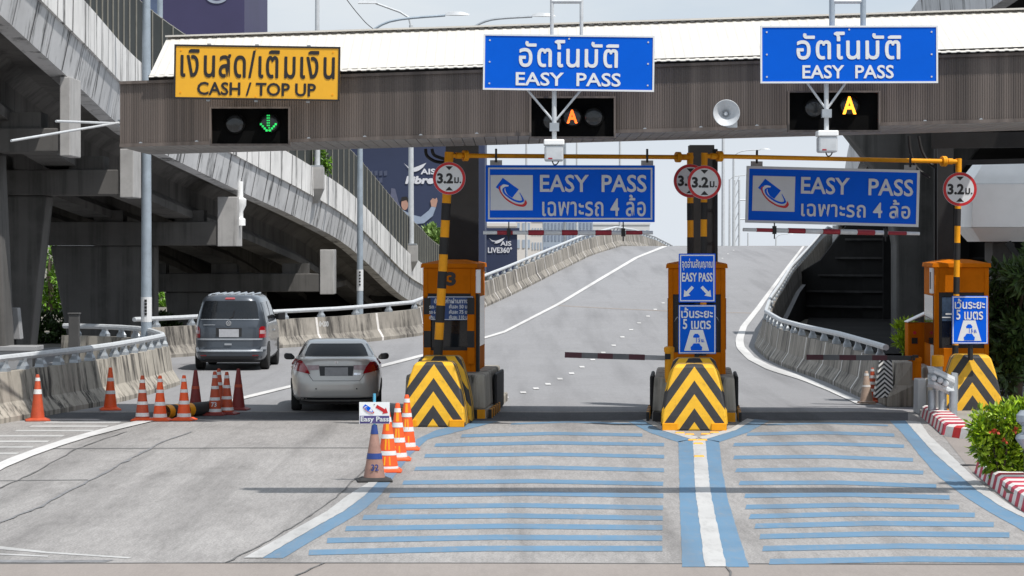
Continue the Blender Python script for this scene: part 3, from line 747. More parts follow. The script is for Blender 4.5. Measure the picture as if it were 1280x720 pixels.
# lane signals let into the fascia
def signal(label, px0, px1, py0, py1, lamps):
    tm = tpx((px0 + px1) / 2); s = FL[1] + (FR[1] - FL[1]) * tm + .35
    c = W((px0 + px1) / 2, (py0 + py1) / 2, s); w, h = (px1 - px0) / s / 2, (py1 - py0) / s / 2
    t = thing('lane_signal', label, 'lane signal', tuple(c), 0, 'lane signals in the canopy fascia')
    b = MB(); b.box(-w, w, .0, .05, -h, h); b.build('backing_board', m_pit, t)
    b = MB()
    for q in ((-w - .03, -w, -h - .03, h + .03), (w, w + .03, -h - .03, h + .03), (-w, w, h, h + .03), (-w, w, -h - .03, -h)): b.box(q[0], q[1], -.14, .05, q[2], q[3])
    b.build('frame', m_fascia, t)
    for lx, ly, kind in lamps:
        p = W(lx, ly, s) - c
        b = MB(); b.lathe([(.175, -.07), (.18, -.06), (.18, 0), (.17, 0)], 28, (p.x, 0, p.z), 'y'); hous = b.build('lamp_housing', m_pit, t, smooth='auto')
        b = MB(); b.lathe([(.001, -.085), (.08, -.083), (.145, -.075), (.15, -.07)], 28, (p.x, 0, p.z), 'y', caps=False); b.build('lens', m_lens, hous, smooth=True)
        b = MB(); n = 14; arc = [(p.x + .185 * math.cos(R(10 + 160 * k / n)), p.z + .185 * math.sin(R(10 + 160 * k / n))) for k in range(n + 1)]
        b.strip([(x, -.2 if 2 < i < n - 2 else -.12, z) for i, (x, z) in enumerate(arc)], [(x, -.03, z) for x, z in arc]); b.build('visor', m_pit, hous)
        if kind == 'A': 
            text('A', p.x - (.09 if lx < 800 else .115), p.x + (.09 if lx < 800 else .115), p.z - (.115 if lx < 800 else .15), p.z + (.115 if lx < 800 else .15), -.1, m_orange_e if lx < 800 else m_amber_e, hous, .02, 'lit_symbol', smear=.003)
        if kind == 'down':
            b = MB()
            for k in range(7): 
                z = .13 - k * .043; b.box(p.x - .012, p.x + .012, -.1, -.092, p.z + z - .012, p.z + z + .012); b.box(p.x - .042, p.x - .018, -.1, -.092, p.z + z - .012, p.z + z + .012) if k < 5 else None
            for k in range(4):
                for sg in (-1, 1): x = sg * (.03 + .033 * k) - .014; z = -.13 + .036 * k; b.box(p.x + x - .018, p.x + x + .018, -.1, -.092, p.z + z - .018, p.z + z + .018)
            b.build('lit_symbol', m_green_e, hous)
signal('lane signal with lit green down arrow under the yellow cash sign', 265, 361, 136, 180, [(294, 155, ''), (337, 154, 'down')])
signal('lane signal with lit orange letter A beneath the middle blue sign', 664, 767, 123, 171, [(690, 151, ''), (715, 146, 'A'), (742, 146, '')])
signal('lane signal with brighter amber letter A and one unlit round lens', 986, 1097, 116, 163, [(1017, 135, ''), (1061, 132, 'A')])
# loudspeaker
c = W(907, 142, 72.6); t = thing('loudspeaker', 'grey horn loudspeaker mounted on the brown canopy fascia', 'loudspeaker', tuple(c))
b = MB(); b.lathe([(.03, .0), (.05, -.02), (.10, -.1), (.20, -.2), (.225, -.215), (.232, -.205), (.215, -.18), (.11, -.07), (.07, .05)], 32, axis='y', caps=False); b.build('horn', m_galv_l, t, smooth='auto')
b = MB(); b.lathe([(.0, -.1), (.04, -.09), (.045, -.02)], 16, axis='y', caps=False); b.build('driver_cap', m_chrome, t, smooth=True)
b = MB(); b.box(.02, .2, -.02, .15, -.24, -.12); b.build('bracket', m_galv, t)
# ================================================================ SIGNS
LOGO_C = [[(310, 260), (470, 375), (405, 460), (240, 355)]]
def curve_pts(p, n=5): return [(v.x, v.y) for v in smooth_path([V(*q) for q in p], n)]
SW_RED = (curve_pts([(300, 335), (272, 350), (275, 385), (300, 430), (350, 485), (425, 530), (490, 548), (530, 545), (552, 515), (540, 480)]), curve_pts([(300, 340), (284, 352), (287, 380), (312, 425), (360, 474), (430, 515), (490, 527), (515, 522), (527, 505), (535, 485)]))
SW_BLUE = (curve_pts([(345, 345), (310, 365), (308, 395), (330, 430), (380, 470), (430, 497), (480, 510), (515, 500), (520, 475), (480, 405)]), curve_pts([(345, 350), (330, 368), (330, 395), (350, 425), (395, 458), (435, 480), (475, 490), (498, 486), (502, 470), (478, 412)]))
SW_WH = (curve_pts([(370, 335), (320, 325), (290, 345), (292, 385), (330, 445), (400, 492), (470, 515), (520, 512)]), curve_pts([(365, 345), (345, 350), (335, 365), (340, 395), (365, 435), (420, 475), (475, 495), (515, 495)]))
def logo(parent, x0, x1, z0, z1, y, bg=True):
    X = lambda p: x0 + (p[0] - 187) / 423 * (x1 - x0); Z = lambda p: z1 - (p[1] - 232) / 353 * (z1 - z0)
    out = []
    if bg:
        b = MB(); b.prism([(x0, z0), (x1, z0), (x1, z1), (x0, z1)], y - .002, y); pn = b.build('emblem_panel', m_gsign, parent)
    else: pn = parent
    b = MB(); b.poly([(X(p), y - .005, Z(p)) for p in LOGO_C[0]]); b.build('emblem_card', m_blue_d, pn)
    for nm, sw, m, k in (('emblem_swoosh', SW_WH, m_wsign, 1), ('emblem_swoosh', SW_RED, m_red, 2), ('emblem_swoosh', SW_BLUE, m_blue_d, 3)):
        b = MB(); b.strip([(X(p), y - .006 - .0015 * k, Z(p)) for p in sw[0]], [(X(p), y - .006 - .0015 * k, Z(p)) for p in sw[1]]); b.build(nm, m, pn)
def board(name, label, cat, s, px0, px1, py0, py1, panel_m, edge_m, roll=0.0, frame=.035, th=.05, edge_in=None, group=None):
    """a flat sign; returns the thing and a pixel -> local mapper"""
    c = W((px0 + px1) / 2, (py0 + py1) / 2, s)
    t = thing(name, label, cat, tuple(c), 0, group)
    t.rotation_euler = (0, roll, 0); ROOTM[t] = Matrix.Translation(c) @ Matrix.Rotation(roll, 4, 'Y')
    w, h = (px1 - px0) / s / 2, (py1 - py0) / s / 2
    b = MB(); b.box(-w, w, 0, th, -h, h); b.build('panel', panel_m, t, bevel=.008)
    if edge_m:
        i = edge_in or 0; b = MB(); W2, H2 = w - i, h - i
        for q in ((-W2, -W2 + frame, -H2, H2), (W2 - frame, W2, -H2, H2), (-W2 + frame, W2 - frame, H2 - frame, H2), (-W2 + frame, W2 - frame, -H2, -H2 + frame)): b.box(q[0], q[1], -.004 if i else -.012, -.0005 if i else th + .004, q[2], q[3])
        b.build('border', edge_m, t)
    cx, cy = (px0 + px1) / 2, (py0 + py1) / 2
    return t, (lambda x, y: ((x - cx) / s, (cy - y) / s))
def write(t, mp, s, x0, x1, y0, y1, mat, off=.012, y=-.006, smear=.004, slant=0, sp=1.0):
    a = mp(x0, y1); c = mp(x1, y0); return text(s, a[0], c[0], a[1], c[1], y, mat, t, off, smear=smear, slant=slant, sp=sp)
def rivets(t, mp, pts, m=None):
    for x, y in pts:
        p = mp(x, y); b = MB(); b.lathe([(.016, -.008), (.016, 0)], 8, (p[0], 0, p[1]), 'y'); b.build('rivet', m or m_galv_l, t)
SG = 'blue automatic lane signs above the canopy'
t, mp = board('overhead_sign', 'yellow sign with black lettering for cash and top up lane', 'sign', 72.3, 217.5, 425, 57, 125, m_ysign, m_ksign, R(.9), .03, .06)
write(t, mp, 'เงินสด/เติมเงิน', 226, 418, 63, 97.5, m_ksign, .004, smear=.006, sp=1.12); write(t, mp, 'CASH / TOP UP', 247, 395, 103.5, 119.5, m_ksign, .012, smear=.0035)
rivets(t, mp, [(226, 64), (320, 61), (416, 64), (226, 117), (416, 117), (320, 121)], m_orange2)
b = MB(); 
for px in (260, 320, 385): 
    p = mp(px, 0)[0]; b2 = MB(); b2.box(p - .03, p + .03, .061, .18, -.5, .5); b2.build('mounting_rail', m_galv, t)
for (x0, x1, y0, y1, th, en, rl, lab, ppx, posts) in (
    (604, 818, 43.5, 113.5, ((649, 773, 50.5, 84), (645, 776, 91, 107.5)), 0, R(.75), 'blue sign in Thai and English over the middle lane, beside the yellow sign', 693, (690, 727)),
    (950.5, 1172.5, 32, 104, ((996, 1126, 40, 74), (1003, 1117, 81.5, 98)), 1, R(-.1), 'blue sign in Thai and English over the far right lane, next to the horn loudspeaker', 1034, (1041, 1080))):
    s = 73.2 + en * .7
    t, mp = board('overhead_sign', lab, 'sign', s, x0, x1, y0, y1, m_blue, m_wsign, rl, .03, .06, group=SG)
    write(t, mp, 'อัตโนมัติ', *th[0], m_wsign, .005, smear=.006, sp=1.08); write(t, mp, 'EASY  PASS', *th[1], m_wsign, .012, smear=.0025)
    yy = (y0 + y1) / 2
    rivets(t, mp, [(x0 + 8, y0 + 8), (x1 - 8, y0 + 8), (x0 + 8, y1 - 8), (x1 - 8, y1 - 8), (x0 + 8, yy), (x1 - 8, yy), ((x0 + x1) / 2, y0 + 5)])
    # support frame carrying the sign and the reader box
    sp = thing('sign_support', ('galvanised pipe frame with braces holding the middle blue sign', 'galvanised pipe frame with braces holding the blue sign next to the loudspeaker')[en], 'sign support', tuple(W(ppx, y1, s)))
    Yb = F / s + .12
    def q(px, py, dy=.12): v = W(px, py, s); return V(v.x, v.y + dy, v.z)
    for px in posts:
        b = MB(); b.tube([q(px, yy), q(px, -40)], .032 if en == 0 else .05, 10); b.build('post', m_galv_l if en == 0 else m_pole, sp, world=True)
    b = MB(); b.tube([q(posts[0], -14), q(posts[1], -14)], .045, 8); b.build('cross_bar', m_galv_l, sp, world=True)
    b = MB(); b.tube([q(posts[0], 1), q(posts[1], 1)], .04, 8); b.build('cross_bar', m_galv_l, sp, world=True)
    b = MB(); b.tube([q(ppx, yy), q(ppx, (178, 166)[en])], .04, 10); b.build('hanger', m_galv_l, sp, world=True)
    for dx in (-1, 1):
        b = MB(); b.tube([q(ppx + dx * (34 if en == 0 else 25), y1 - 2), q(ppx + dx * 2, (150, 134)[en])], .02, 8); b.build('brace', m_galv_l, sp, world=True)
    b = MB(); p = q(ppx, (157, 140)[en], .12); b.box(p.x - .08, p.x + .08, p.y - .09, p.y + .09, p.z - .09, p.z + .05); b.build('clamp', m_galv, sp, world=True)
    c = W((692.5, 1034.5)[en], (189, 178)[en], s)
    bx = thing('reader_box', ('pale grey reader box hanging beneath the middle blue sign', 'pale grey reader box hanging beneath the sign next to the loudspeaker')[en], 'electronic box', tuple(c))
    b = MB(); b.box(-.16, .16, -.1, .3, -.17, .1); b.build('case', m_galv_l, bx, bevel=.03)
    b = MB(); b.box(-.175, .175, -.12, .32, .1, .2); b.build('hood', m_white_p, bx, bevel=.02)
    b = MB(); b.box(-.1, -.03, -.106, -.1, -.14, -.115); b.build('sticker', m_maroon, bx)
    b = MB(); b.tube(smooth_path([V(-.03, 0, -.17), V(0, 0, -.23), V(.05, 0, -.22), V(.08, 0, -.17)], 4), .012, 6); b.build('cable', m_black, bx)
# hanging lane signs under the height bars
HG = 'blue four wheel lane signs hanging from the orange beams'
t, mp = board('hanging_sign', 'blue hanging sign with emblem and white inset border, over the middle lane', 'sign', 68.6, 607, 818.5, 206.5, 277.5, m_blue_d, m_gsign, R(.1), .03, .06, .045, HG)
write(t, mp, 'EASY  PASS', 675, 808, 218.5, 240, m_gsign, .012, smear=.0025, y=-.012); write(t, mp, 'เฉพาะรถ 4 ล้อ', 678, 807, 243.5, 270, m_gsign, .006, smear=.004, y=-.012, sp=1.06)
a, c = mp(613, 263), mp(666, 219); logo(t, a[0], c[0], a[1], c[1], -.008)
for px in (620, 809):
    p = mp(px, 206.5); b = MB(); b.box(p[0] - .11, p[0] + .11, .01, .05, p[1] + .002, p[1] + .09); b.build('hanger_plate', m_cab, t)
    b = MB(); b.beam((p[0], .03, p[1] + .05), (p[0], .03, p[1] + .3), .04, .04); b.build('hanger_hook', m_black, t)
t, mp = board('hanging_sign', 'blue hanging sign with emblem and thick grey frame, over the far right lane', 'sign', 66.8, 932.5, 1149, 210, 281, m_blue_d, m_gsign, R(1.45), .05, .06, None, HG)
write(t, mp, 'EASY   PASS', 1001, 1141, 222, 243, m_gsign, .012, smear=.0025, y=-.012); write(t, mp, 'เฉพาะรถ 4 ล้อ', 1002, 1138, 248, 271, m_gsign, .006, smear=.004, y=-.012, sp=1.06)
a, c = mp(940.5, 266), mp(993.5, 222); logo(t, a[0], c[0], a[1], c[1], -.008)
for px in (945, 1137):
    p = mp(px, 210); b = MB(); b.box(p[0] - .11, p[0] + .11, .01, .05, p[1] + .002, p[1] + .09); b.build('hanger_plate', m_cab, t)
    b = MB(); b.beam((p[0], .03, p[1] + .05), (p[0], .03, p[1] + .3), .04, .04); b.build('hanger_hook', m_black, t)
# red and white height bars
def height_bar(label, s0, s1, pts, segs, gy):
    root = thing('height_bar', label, 'height bar', tuple(W(*pts[0], s0)), 0, 'red and white height bars')
    x0, x1 = pts[0][0], pts[1][0]
    def at(px): u = (px - x0) / (x1 - x0); return W(px, pts[0][1] + u * (pts[1][1] - pts[0][1]), s0 + u * (s1 - s0))
    b = MB(); b.tube([at(x0), at(x1)], .034, 10); b.build('core_tube', m_wbar, root, world=True)
    for i, (a, c, red, r) in enumerate(segs):
        b = MB(); b.tube([at(a + .3), at(c - .3)], r, 12); b.build('sleeve', m_maroon if red else m_wbar, root, world=True)
    for px, y in gy:
        p = at(px); b = MB(); b.beam(p - V(0, 0, .16), p + V(0, 0, y), .022, .022); b.box(p.x - .035, p.x + .035, p.y - .055, p.y + .055, p.z - .07, p.z + .08); b.build('hanger', m_black, root, world=True)
    return root
height_bar('red and white height bar under the sign over the middle lane', 68.6, 68.3, ((604, 290.8), (816, 290.8)), [(621, 641, 1, .04), (641, 660, 0, .037), (660, 680, 1, .048), (680, 702, 0, .046), (702, 722, 1, .05), (722, 744, 0, .046), (744, 764.5, 1, .048), (764.5, 782, 0, .037), (782, 803, 1, .037)], [(636, .2), (779, .2)])
height_bar('red and white height bar under the thick framed sign over the far right lane', 67.6, 66.2, ((929, 287), (1149, 292)), [(945, 968, 1, .037), (969, 985, 0, .042), (985, 1006, 1, .05), (1006, 1028, 0, .048), (1028, 1049.5, 1, .05), (1049.5, 1071, 0, .048), (1071, 1093, 1, .05), (1093, 1108, 0, .042), (1109, 1133, 1, .036)], [(968, .14), (1107, .14)])
# orange gantries with striped posts
def gantry(label, foot, head, s_post, beam_end, s_end, posts):
    root = thing('height_gantry', label, 'gantry', tuple(W(foot[0], foot[1], s_post)), 0, 'orange height gantries')
    return root
def striped_post(root, bx, by, tx, ty, s, r, first, alt0, shade=None):
    """orange and black sleeves about 21 px each from the head down"""
    n = int((by - ty - first) / 21.3) + 1
    def at(py): u = (py - ty) / (by - ty); return W(tx + (bx - tx) * u, py, s)
    b = MB(); b.tube([at(by), at(ty)], r, 14); b.build('post', m_orange2, root, world=True, smooth='auto')
    y = ty + first; k = 0
    while y < by - 4:
        e = min(by, y + 21.3)
        b = MB(); b.tube([at(y), at(e)], r + .003, 14)
        if k % 2 == alt0: b.build('black_sleeve', m_black, root, world=True, smooth='auto')
        y = e; k += 1
def round_sign(label, px, py, r, s, post_s):
    c = W(px, py, s); t = thing('height_limit_sign', label, 'road sign', tuple(c), 0, 'round height limit signs'); q = r / s
    b = MB(); b.lathe([(q, .0), (q, .02), (.01, .02)], 40, axis='y'); b.build('disc', m_galv, t, smooth='auto')
    b = MB(); b.lathe([(q * .985, -.004), (q * .82, -.004)], 40, axis='y', caps=False); b.build('red_ring', m_red, t)
    b = MB(); b.lathe([(q * .822, -.005), (.001, -.005)], 40, axis='y', caps=False); b.build('white_face', m_wsign, t)
    for sg in (1, -1):
        b = MB(); b.poly([(-q * .23, -.008, sg * q * .74), (q * .23, -.008, sg * q * .74), (0, -.008, sg * q * .5)]); b.build('arrow_mark', m_ksign, t)
    text('3.2', -q * .72, q * .22, -q * .3, q * .3, -.008, m_ksign, t, .02, smear=.006); text('ม.', q * .32, q * .72, -q * .29, q * .06, -.008, m_ksign, t, .01, smear=.003)
    return t
g1 = thing('height_gantry', 'orange pipe gantry with striped post at the booth numbered three', 'gantry', tuple(W(548, 445, 68.8)), 0, 'orange height gantries')
striped_post(g1, 547, 452, 561.5, 190, 68.8, .082, 64, 0)
striped_post(g1, 863.5, 440, 862.5, 191, 66.6, .06, 63, 0)
def beam_pipe(root, a, c, s0, s1):
    p, q = W(*a, s0), W(*c, s1); b = MB(); b.tube([p, q], .043, 10); b.build('beam', m_orange2, root, world=True, smooth='auto')
    for e, f in ((p, q), (q, p)):
        d = (f - e).normalized()
        b = MB(); b.tube([e + d * .12, e + d * .22], .06, 10); b.tube([e + d * .26, e + d * .30], .10, 12); b.tube([e + d * .305, e + d * .345], .10, 12); b.build('flange', m_orange2, root, world=True, smooth='auto')
beam_pipe(g1, (562, 194.5), (866, 196.5), 68.8, 66.6)
g2 = thing('height_gantry', 'orange pipe gantry with striped posts spanning the far right lane', 'gantry', tuple(W(880, 440, 67.8)), 0, 'orange height gantries')
striped_post(g2, 878.5, 445, 880.5, 191, 67.8, .06, 62, 0)
striped_post(g2, 1194, 446, 1198.5, 198, 65.4, .058, 63, 0)
beam_pipe(g2, (881, 195), (1197, 202), 67.8, 65.4)
round_sign('clean round height limit sign on the striped post in front of booth three', 561.5, 223, 20.5, 69.4, 0)
round_sign('round height limit sign partly hidden behind the other at the middle island', 863, 226, 21, 67.1, 0)
round_sign('round height limit sign in front of the other at the middle island', 880.5, 228, 21.3, 68.6, 0)
round_sign('dull shaded round height limit sign with faded ring at the far right lane', 1200, 236.5, 21.3, 66.1, 0)
# ================================================================ ISLANDS, BOOTHS, CUSHIONS
def cushion(label, loc, k=1.0, dz=0):
    t = thing('crash_cushion', label, 'crash cushion', loc, HEAD, 'chevron striped crash cushions')
    b = MB()
    prof = [(.56, .0, .0), (.545, .03, .25), (.5, .09, .55), (.43, .16, .85), (.36, .22, 1.07), (.30, .29, 1.13)]
    rings = [[(-w * k, f, z * k + dz), (w * k, f, z * k + dz), (w * k * .98, .95 - f * .4, z * k + dz), (-w * k * .98, .95 - f * .4, z * k + dz)] for w, f, z in prof]
    b.loft(rings); b.build('body', m_chev, t, bevel=.03)
    for sx in (-1, 1):
        b = MB(); b.box(sx * .42 - .13, sx * .42 + .13, -.03, .1, 0.002, .13); b.build('foot_pad', m_orange2, t, bevel=.01)
    return t
def isl(px, py): p = G(px, py); return (p.x, p.y, 0)
def ahead(p, d): return (p[0] - math.sin(HEAD) * d, p[1] + math.cos(HEAD) * d, 0)
I1, I2, I3 = isl(541, 534), isl(868, 538.5), isl(1216, 520)
cushion('yellow and black chevron cushion behind the row of orange cones', I1)
cushion('yellow and black chevron cushion at the head of the middle island', I2)
cushion('yellow and black chevron cushion behind the flowering shrub', I3)
for I, l in ((I1, 'second chevron cushion between the cones and booth three'), (I2, 'second chevron cushion between the middle cushion and its booth')):
    cushion(l, ahead(I, 1.15), 1.05)
for I, l in ((I1, 'concrete toll island with black and yellow edge under booth three'), (I2, 'concrete toll island with black and yellow edge under the middle booth'), (I3, 'concrete toll island under the shaded far right booth')):
    p = ahead(I, 2.5)
    t = thing('toll_island', l, 'toll island', p, HEAD, 'toll islands')
    b = MB(); b.box(-.76, .76, 0, 6.2, -.05, .17); b.build('kerb_base', m_conc, t, bevel=.03)
    b = MB(); b.frust((-.755, .755, .02, 4.4, .172), (-.72, .72, .05, 4.35, .8)); b.build('nose_block', m_conc, t, bevel=.04)
    for sx in (-1, 1):
        b = MB(); b.box(sx * .79 - .035, sx * .79 + .035, 1.9, 4.0, .02, .74); b.build('rubber_fender', m_blackr, t, bevel=.03)
        for k in range(10):
            b = MB(); b.box(sx * .83 - .02 - .012, sx * .83 + .02, .02 + k * .26, .02 + k * .26 + .13, .0, .168); b.build('kerb_stripe', m_orange2 if k % 2 else m_black, t)
    for k in range(10):
        x = -.74 + k * .148
        if abs(x + .074) < .5: continue
        b = MB(); b.box(x, x + .148, -.02, -.003, .0, .168); b.build('kerb_stripe', m_orange2 if k % 2 else m_black, t)
def booth(label, I, d, w, off, num=None, price=False):
    p = ahead(I, d); t = thing('toll_booth', label, 'toll booth', (p[0] + off, p[1], 0), HEAD, 'orange toll booths')
    h, z0, dp = 2.8, .17, 2.4; x = w / 2
    b = MB()  # frame: posts, lintel, sill panel around the window opening
    b.box(-x, -x + .09, 0, dp, z0, h - .05); b.box(x - .09, x, 0, dp, z0, h - .05)
    b.box(-x + .09, x - .09, .0, .08, 2.27, h - .05); b.box(-x + .09, x - .09, 0, .08, z0, 1.2); b.box(-x + .09, x - .09, dp - .08, dp, z0, h - .05)
    b.build('shell', m_orange, t, bevel=.01)
    b = MB(); b.frust((-x - .04, x + .04, -.05, dp + .05, h - .048), (-x - .03, x + .03, -.04, dp + .04, h + .03)); b.frust((-x - .03, x + .03, -.04, dp + .04, h + .03), (-.2, .2, .4, dp - .4, h + .1)); b.build('roof', m_orange, t)
    b = MB(); b.box(-x + .092, x - .092, .05, .06, 1.2, 2.27); b.build('window', m_glass, t)
    b = MB(); b.box(-x + .092, x - .092, .03, .049, 2.19, 2.268); b.box(-x + .092, x - .092, .03, .049, 1.201, 1.26); b.box(-x + .092, -x + .15, .03, .049, 1.26, 2.19); b.box(x - .15, x - .092, .03, .049, 1.26, 2.19); b.build('window_frame', m_black, t)
    for sx in (-1, 1):
        b = MB(); xx = sx * (x + .012); b.box(min(xx, sx * x), max(xx, sx * x), .15, dp - .2, 1.25, 2.2); b.build('side_window', m_glass, t)
    b = MB(); b.box(-x + .092, x - .092, .4, dp - .1, .9, 1.25); b.build('desk', m_cab, t)
    return t, x
t3, x3 = booth('orange toll booth numbered three with blue price board in its window', I1, 3.8, .99, -.03)
text('3', -.05, .12, 2.42, 2.67, -.006, m_ksign, t3, .03, smear=.006)
pb, mp = board('price_board', 'dark blue toll price board in the window of booth three', 'sign', 67.0, 533.5, 591.5, 370.5, 401, m_navy_s, m_gsign, 0, .012, .02, .01)
pb.location = (pb.location.x, t3.location.y - .04, pb.location.z)
write(pb, mp, 'อัตราค่าผ่านทาง', 542, 585, 373, 379.5, m_gsign, .01, smear=.002)
for i, (a, c) in enumerate((('รถ 4 ล้อ', 'คันละ 50 บาท'), ('รถ 6-10 ล้อ', 'คันละ 75 บาท'), ('เกิน 10 ล้อ', 'คันละ 110 บาท'))):
    y = 381 + i * 6.7; write(pb, mp, a, 536, 555, y, y + 5, m_gsign, .008, smear=.002); write(pb, mp, c, 561, 589, y, y + 5, m_gsign, .008, smear=.002)
# corner guards and side board
for k, xx in ((0, -x3 + .02), (1, x3 - .15)):
    for j in range(4):
        b = MB(); zz = .95 + j * .31; b.box(xx, xx + .13, -.07, -.003, zz, zz + .308); b.build('corner_guard', m_orange if (j % 2 == (0)) else m_black, t3)
b = MB(); b.box(x3 + .002, x3 + .09, .02, .12, 2.28, 2.72); b.build('side_lightbox', m_white_p, t3)
b = MB(); b.box(x3 + .005, x3 + .06, .05, .3, .4, 2.26); b.build('door_edge', m_black, t3)
b = MB(); b.box(x3 - .22, x3 - .06, -.012, -.003, .42, .62); b.build('notice', m_white_p, t3)
t2, x2 = booth('orange toll booth on the middle island behind two blue signs', I2, 3.8, 1.06, .05)
for sx in (-1, 1):
    b = MB(); b.tube(smooth_path([V(sx * .42, .04, 1.75), V(sx * .36, .035, 1.85), V(sx * .3, .035, 1.75), V(sx * .26, .035, 1.55)], 4), .01, 6); b.build('cable', m_galv, t2)
t1, x1_ = booth('shaded orange toll booth by the dark trees with printed window film', I3, 1.7, 1.04, -.05)
b = MB(); b.box(-.46, .44, .0385, .0485, 1.72, 2.18); b.build('window_film', m_screen, t1)
b = MB(); b.box(-.46, -.2, .034, .0375, 1.78, 1.80); b.box(-.3, .0, .034, .0375, 1.84, 1.87); b.build('film_writing', m_wsign, t1)
b = MB(); b.poly([(-.18, .035, 1.5), (.05, .035, 1.5), (.03, .035, 1.68), (-.12, .035, 1.68)]); b.build('notice', m_gsign, t1)
b = MB(); b.box(-x1_ - .05, -x1_ - .002, .05, .5, 2.25, 2.74); b.build('side_lightbox', m_white_p, t1)
b = MB(); b.box(-x1_ - .053, -x1_ - .0505, .15, .4, 2.33, 2.66); b.build('side_lightbox_print', m_black, t1)
b = MB(); b.box(-x1_ - .03, -x1_ - .003, .1, .2, .3, 1.25); b.box(-x1_ - .03, -x1_ - .003, .4, .5, .3, 1.25); b.build('door_trim', m_wsign, t1)
# info signs on black posts
def post_under(t, x, z0, z1, r=.045, y=.08): b = MB(); b.tube([(x, y, z0), (x, y, z1)], r, 10); b.build('post', m_black, t)
s = 70.2
t, mp = board('info_sign', 'blue sign with Thai writing and two white diagonal arrows on the middle island', 'sign', s, 848.5, 894.5, 317, 378, m_blue_d, m_wsign, 0, .02, .03, .02)
write(t, mp, 'จุดอ่านสัญญาณ', 852.5, 890.5, 323, 338, m_wsign, .01, smear=.0012); write(t, mp, 'EASY PASS', 852.5, 890.5, 341, 352, m_wsign, .015, smear=.0025)
def arrow(t, mp, p, q, w, hw, hl, mat, y=-.007):
    p, q = V(*mp(*p)), V(*mp(*q)); d = (q - p); L_ = d.length; d.normalize(); n = V(-d.y, d.x); e = q - d * hl
    pts = [p + n * w, e + n * w, e + n * hw, q, e - n * hw, e - n * w, p - n * w]
    b = MB(); b.poly([(v.x, y, v.y) for v in pts]); return b.build('arrow', mat, t)
arrow(t, mp, (866, 358.5), (854.5, 371), .028, .075, .1, m_wsign); arrow(t, mp, (877, 358.5), (889, 371), .028, .075, .1, m_wsign)
def spacing_sign(label, s, x0, x1, y0, y1):
    t, mp0 = board('distance_sign', label, 'sign', s, x0, x1, y0, y1, m_blue if x0 < 1000 else m_blue_d, m_wsign, 0, .016, .03, .012, 'blue keep your distance signs')
    sx, sy = (x1 - x0) / 46, (y1 - y0) / 62
    mp = lambda x, y: mp0(x0 + (x - 848.5) * sx, y0 + (y - 381) * sy)
    write(t, mp, 'เว้นระยะ', 852, 890.5, 384.5, 397.5, m_wsign, .012, smear=.002); write(t, mp, '5 เมตร', 854, 888, 399, 411.5, m_wsign, .012, smear=.002)
    b = MB(); b.poly([(mp(*p)[0], -.006, mp(*p)[1]) for p in ((855.5, 439), (886, 439), (878.5, 412.5), (863, 412.5))]); rd_ = b.build('road_mark', m_wsign, t)
    for cx, cy, k in ((870.5, 420, .62), (870.5, 434, 1.1)):
        pts = [(-6, 4), (6, 4), (6.5, 0), (5, -1), (3.2, -4), (-3.2, -4), (-5, -1), (-6.5, 0)]
        b = MB(); b.poly([(mp(cx + a * k, cy + c_ * k)[0], -.009, mp(cx + a * k, cy + c_ * k)[1]) for a, c_ in pts]); b.build('car_mark', m_blue_d, t)
    write(t, mp, '5 ม.', 873, 880, 423.5, 428, m_blue_d, .01, y=-.01, smear=.002)
    b = MB(); a, c = mp(870.2, 428.5), mp(871, 422.5); b.box(a[0], c[0], -.0095, -.0085, a[1], c[1]); b.build('car_mark', m_blue_d, t)
    return t
ta = spacing_sign('blue keep your distance sign in sunlight on the middle island', s, 848, 895, 381, 442.5)
post_under(ta, 0, -.7, 1.2); 
tb = spacing_sign('blue keep your distance sign with pale edge before the shaded booth', 67.3, 1190, 1235, 370, 430)
post_under(tb, 0.02, -.75, .3, .05)
# boom gates
def boom(label, s, px0, px1, py0, py1, bands, post_px, post_m, cap=True, post_py=(433, 478)):
    root = thing('boom_gate', label, 'boom gate', (W(post_px, 470, s).x, F / s, 0), 0, 'boom gates')
    p, q = W(px0, py0, s), W(px1, py1, s)
    b = MB(); b.beam(p, q, .05, .085); b.build('boom_arm', m_cab if px0 < 900 else m_blkpl, root, world=True)
    m_db = M('dark_boom_red', (.07, .012, .02), .5, var=.2); m_dg = M('dark_boom_grey', (.11, .11, .115), .5, var=.2)
    for i, (a, c) in enumerate(bands):
        e, f = p.lerp(q, (a - px0) / (px1 - px0)), p.lerp(q, (c - px0) / (px1 - px0))
        b = MB(); b.beam(e, f, .056, .1); b.build('band', (m_db, m_dg)[i % 2], root, world=True)
    w = (12.5 / 2) / s
    b = MB(); zt, zb = H - (post_py[0] - HY) / s, H - (post_py[1] - HY) / s; x = W(post_px, 0, s).x
    b.lathe([(w * .9, zb), (w * .9, zt - .1), (w * 1.05, zt - .1), (w * 1.05, zt - .02), (w * .7, zt)], 16, (x, F / s, 0)); b.build('post', post_m, root, world=True, smooth='auto')
    b = MB(); zz = W(0, (py0 + py1) / 2, s).z; b.box(min(x, q.x) , max(x, q.x) + .02, F / s - .09, F / s - .03, zz - .05, zz + .05) if abs(x - q.x) > .02 else b.box(x - .1, x + .1, F / s - .12, F / s - .03, zz - .06, zz + .06); b.build('pivot', m_black, root, world=True)
    return root
boom('boom gate with dark red and grey arm and orange post on the middle island', 69.3, 706, 831, 443.5, 447.5, [(706, 727), (727, 747), (747, 766), (766, 786), (786, 806)], 836.5, m_orange2)
g = boom('boom gate with dark arm across the far right lane', 65.6, 1008, 1140, 446.5, 447.5, [(1008, 1029), (1029, 1049), (1049, 1070), (1070, 1090), (1090, 1109)], 1146, m_orange, True, (446, 475))
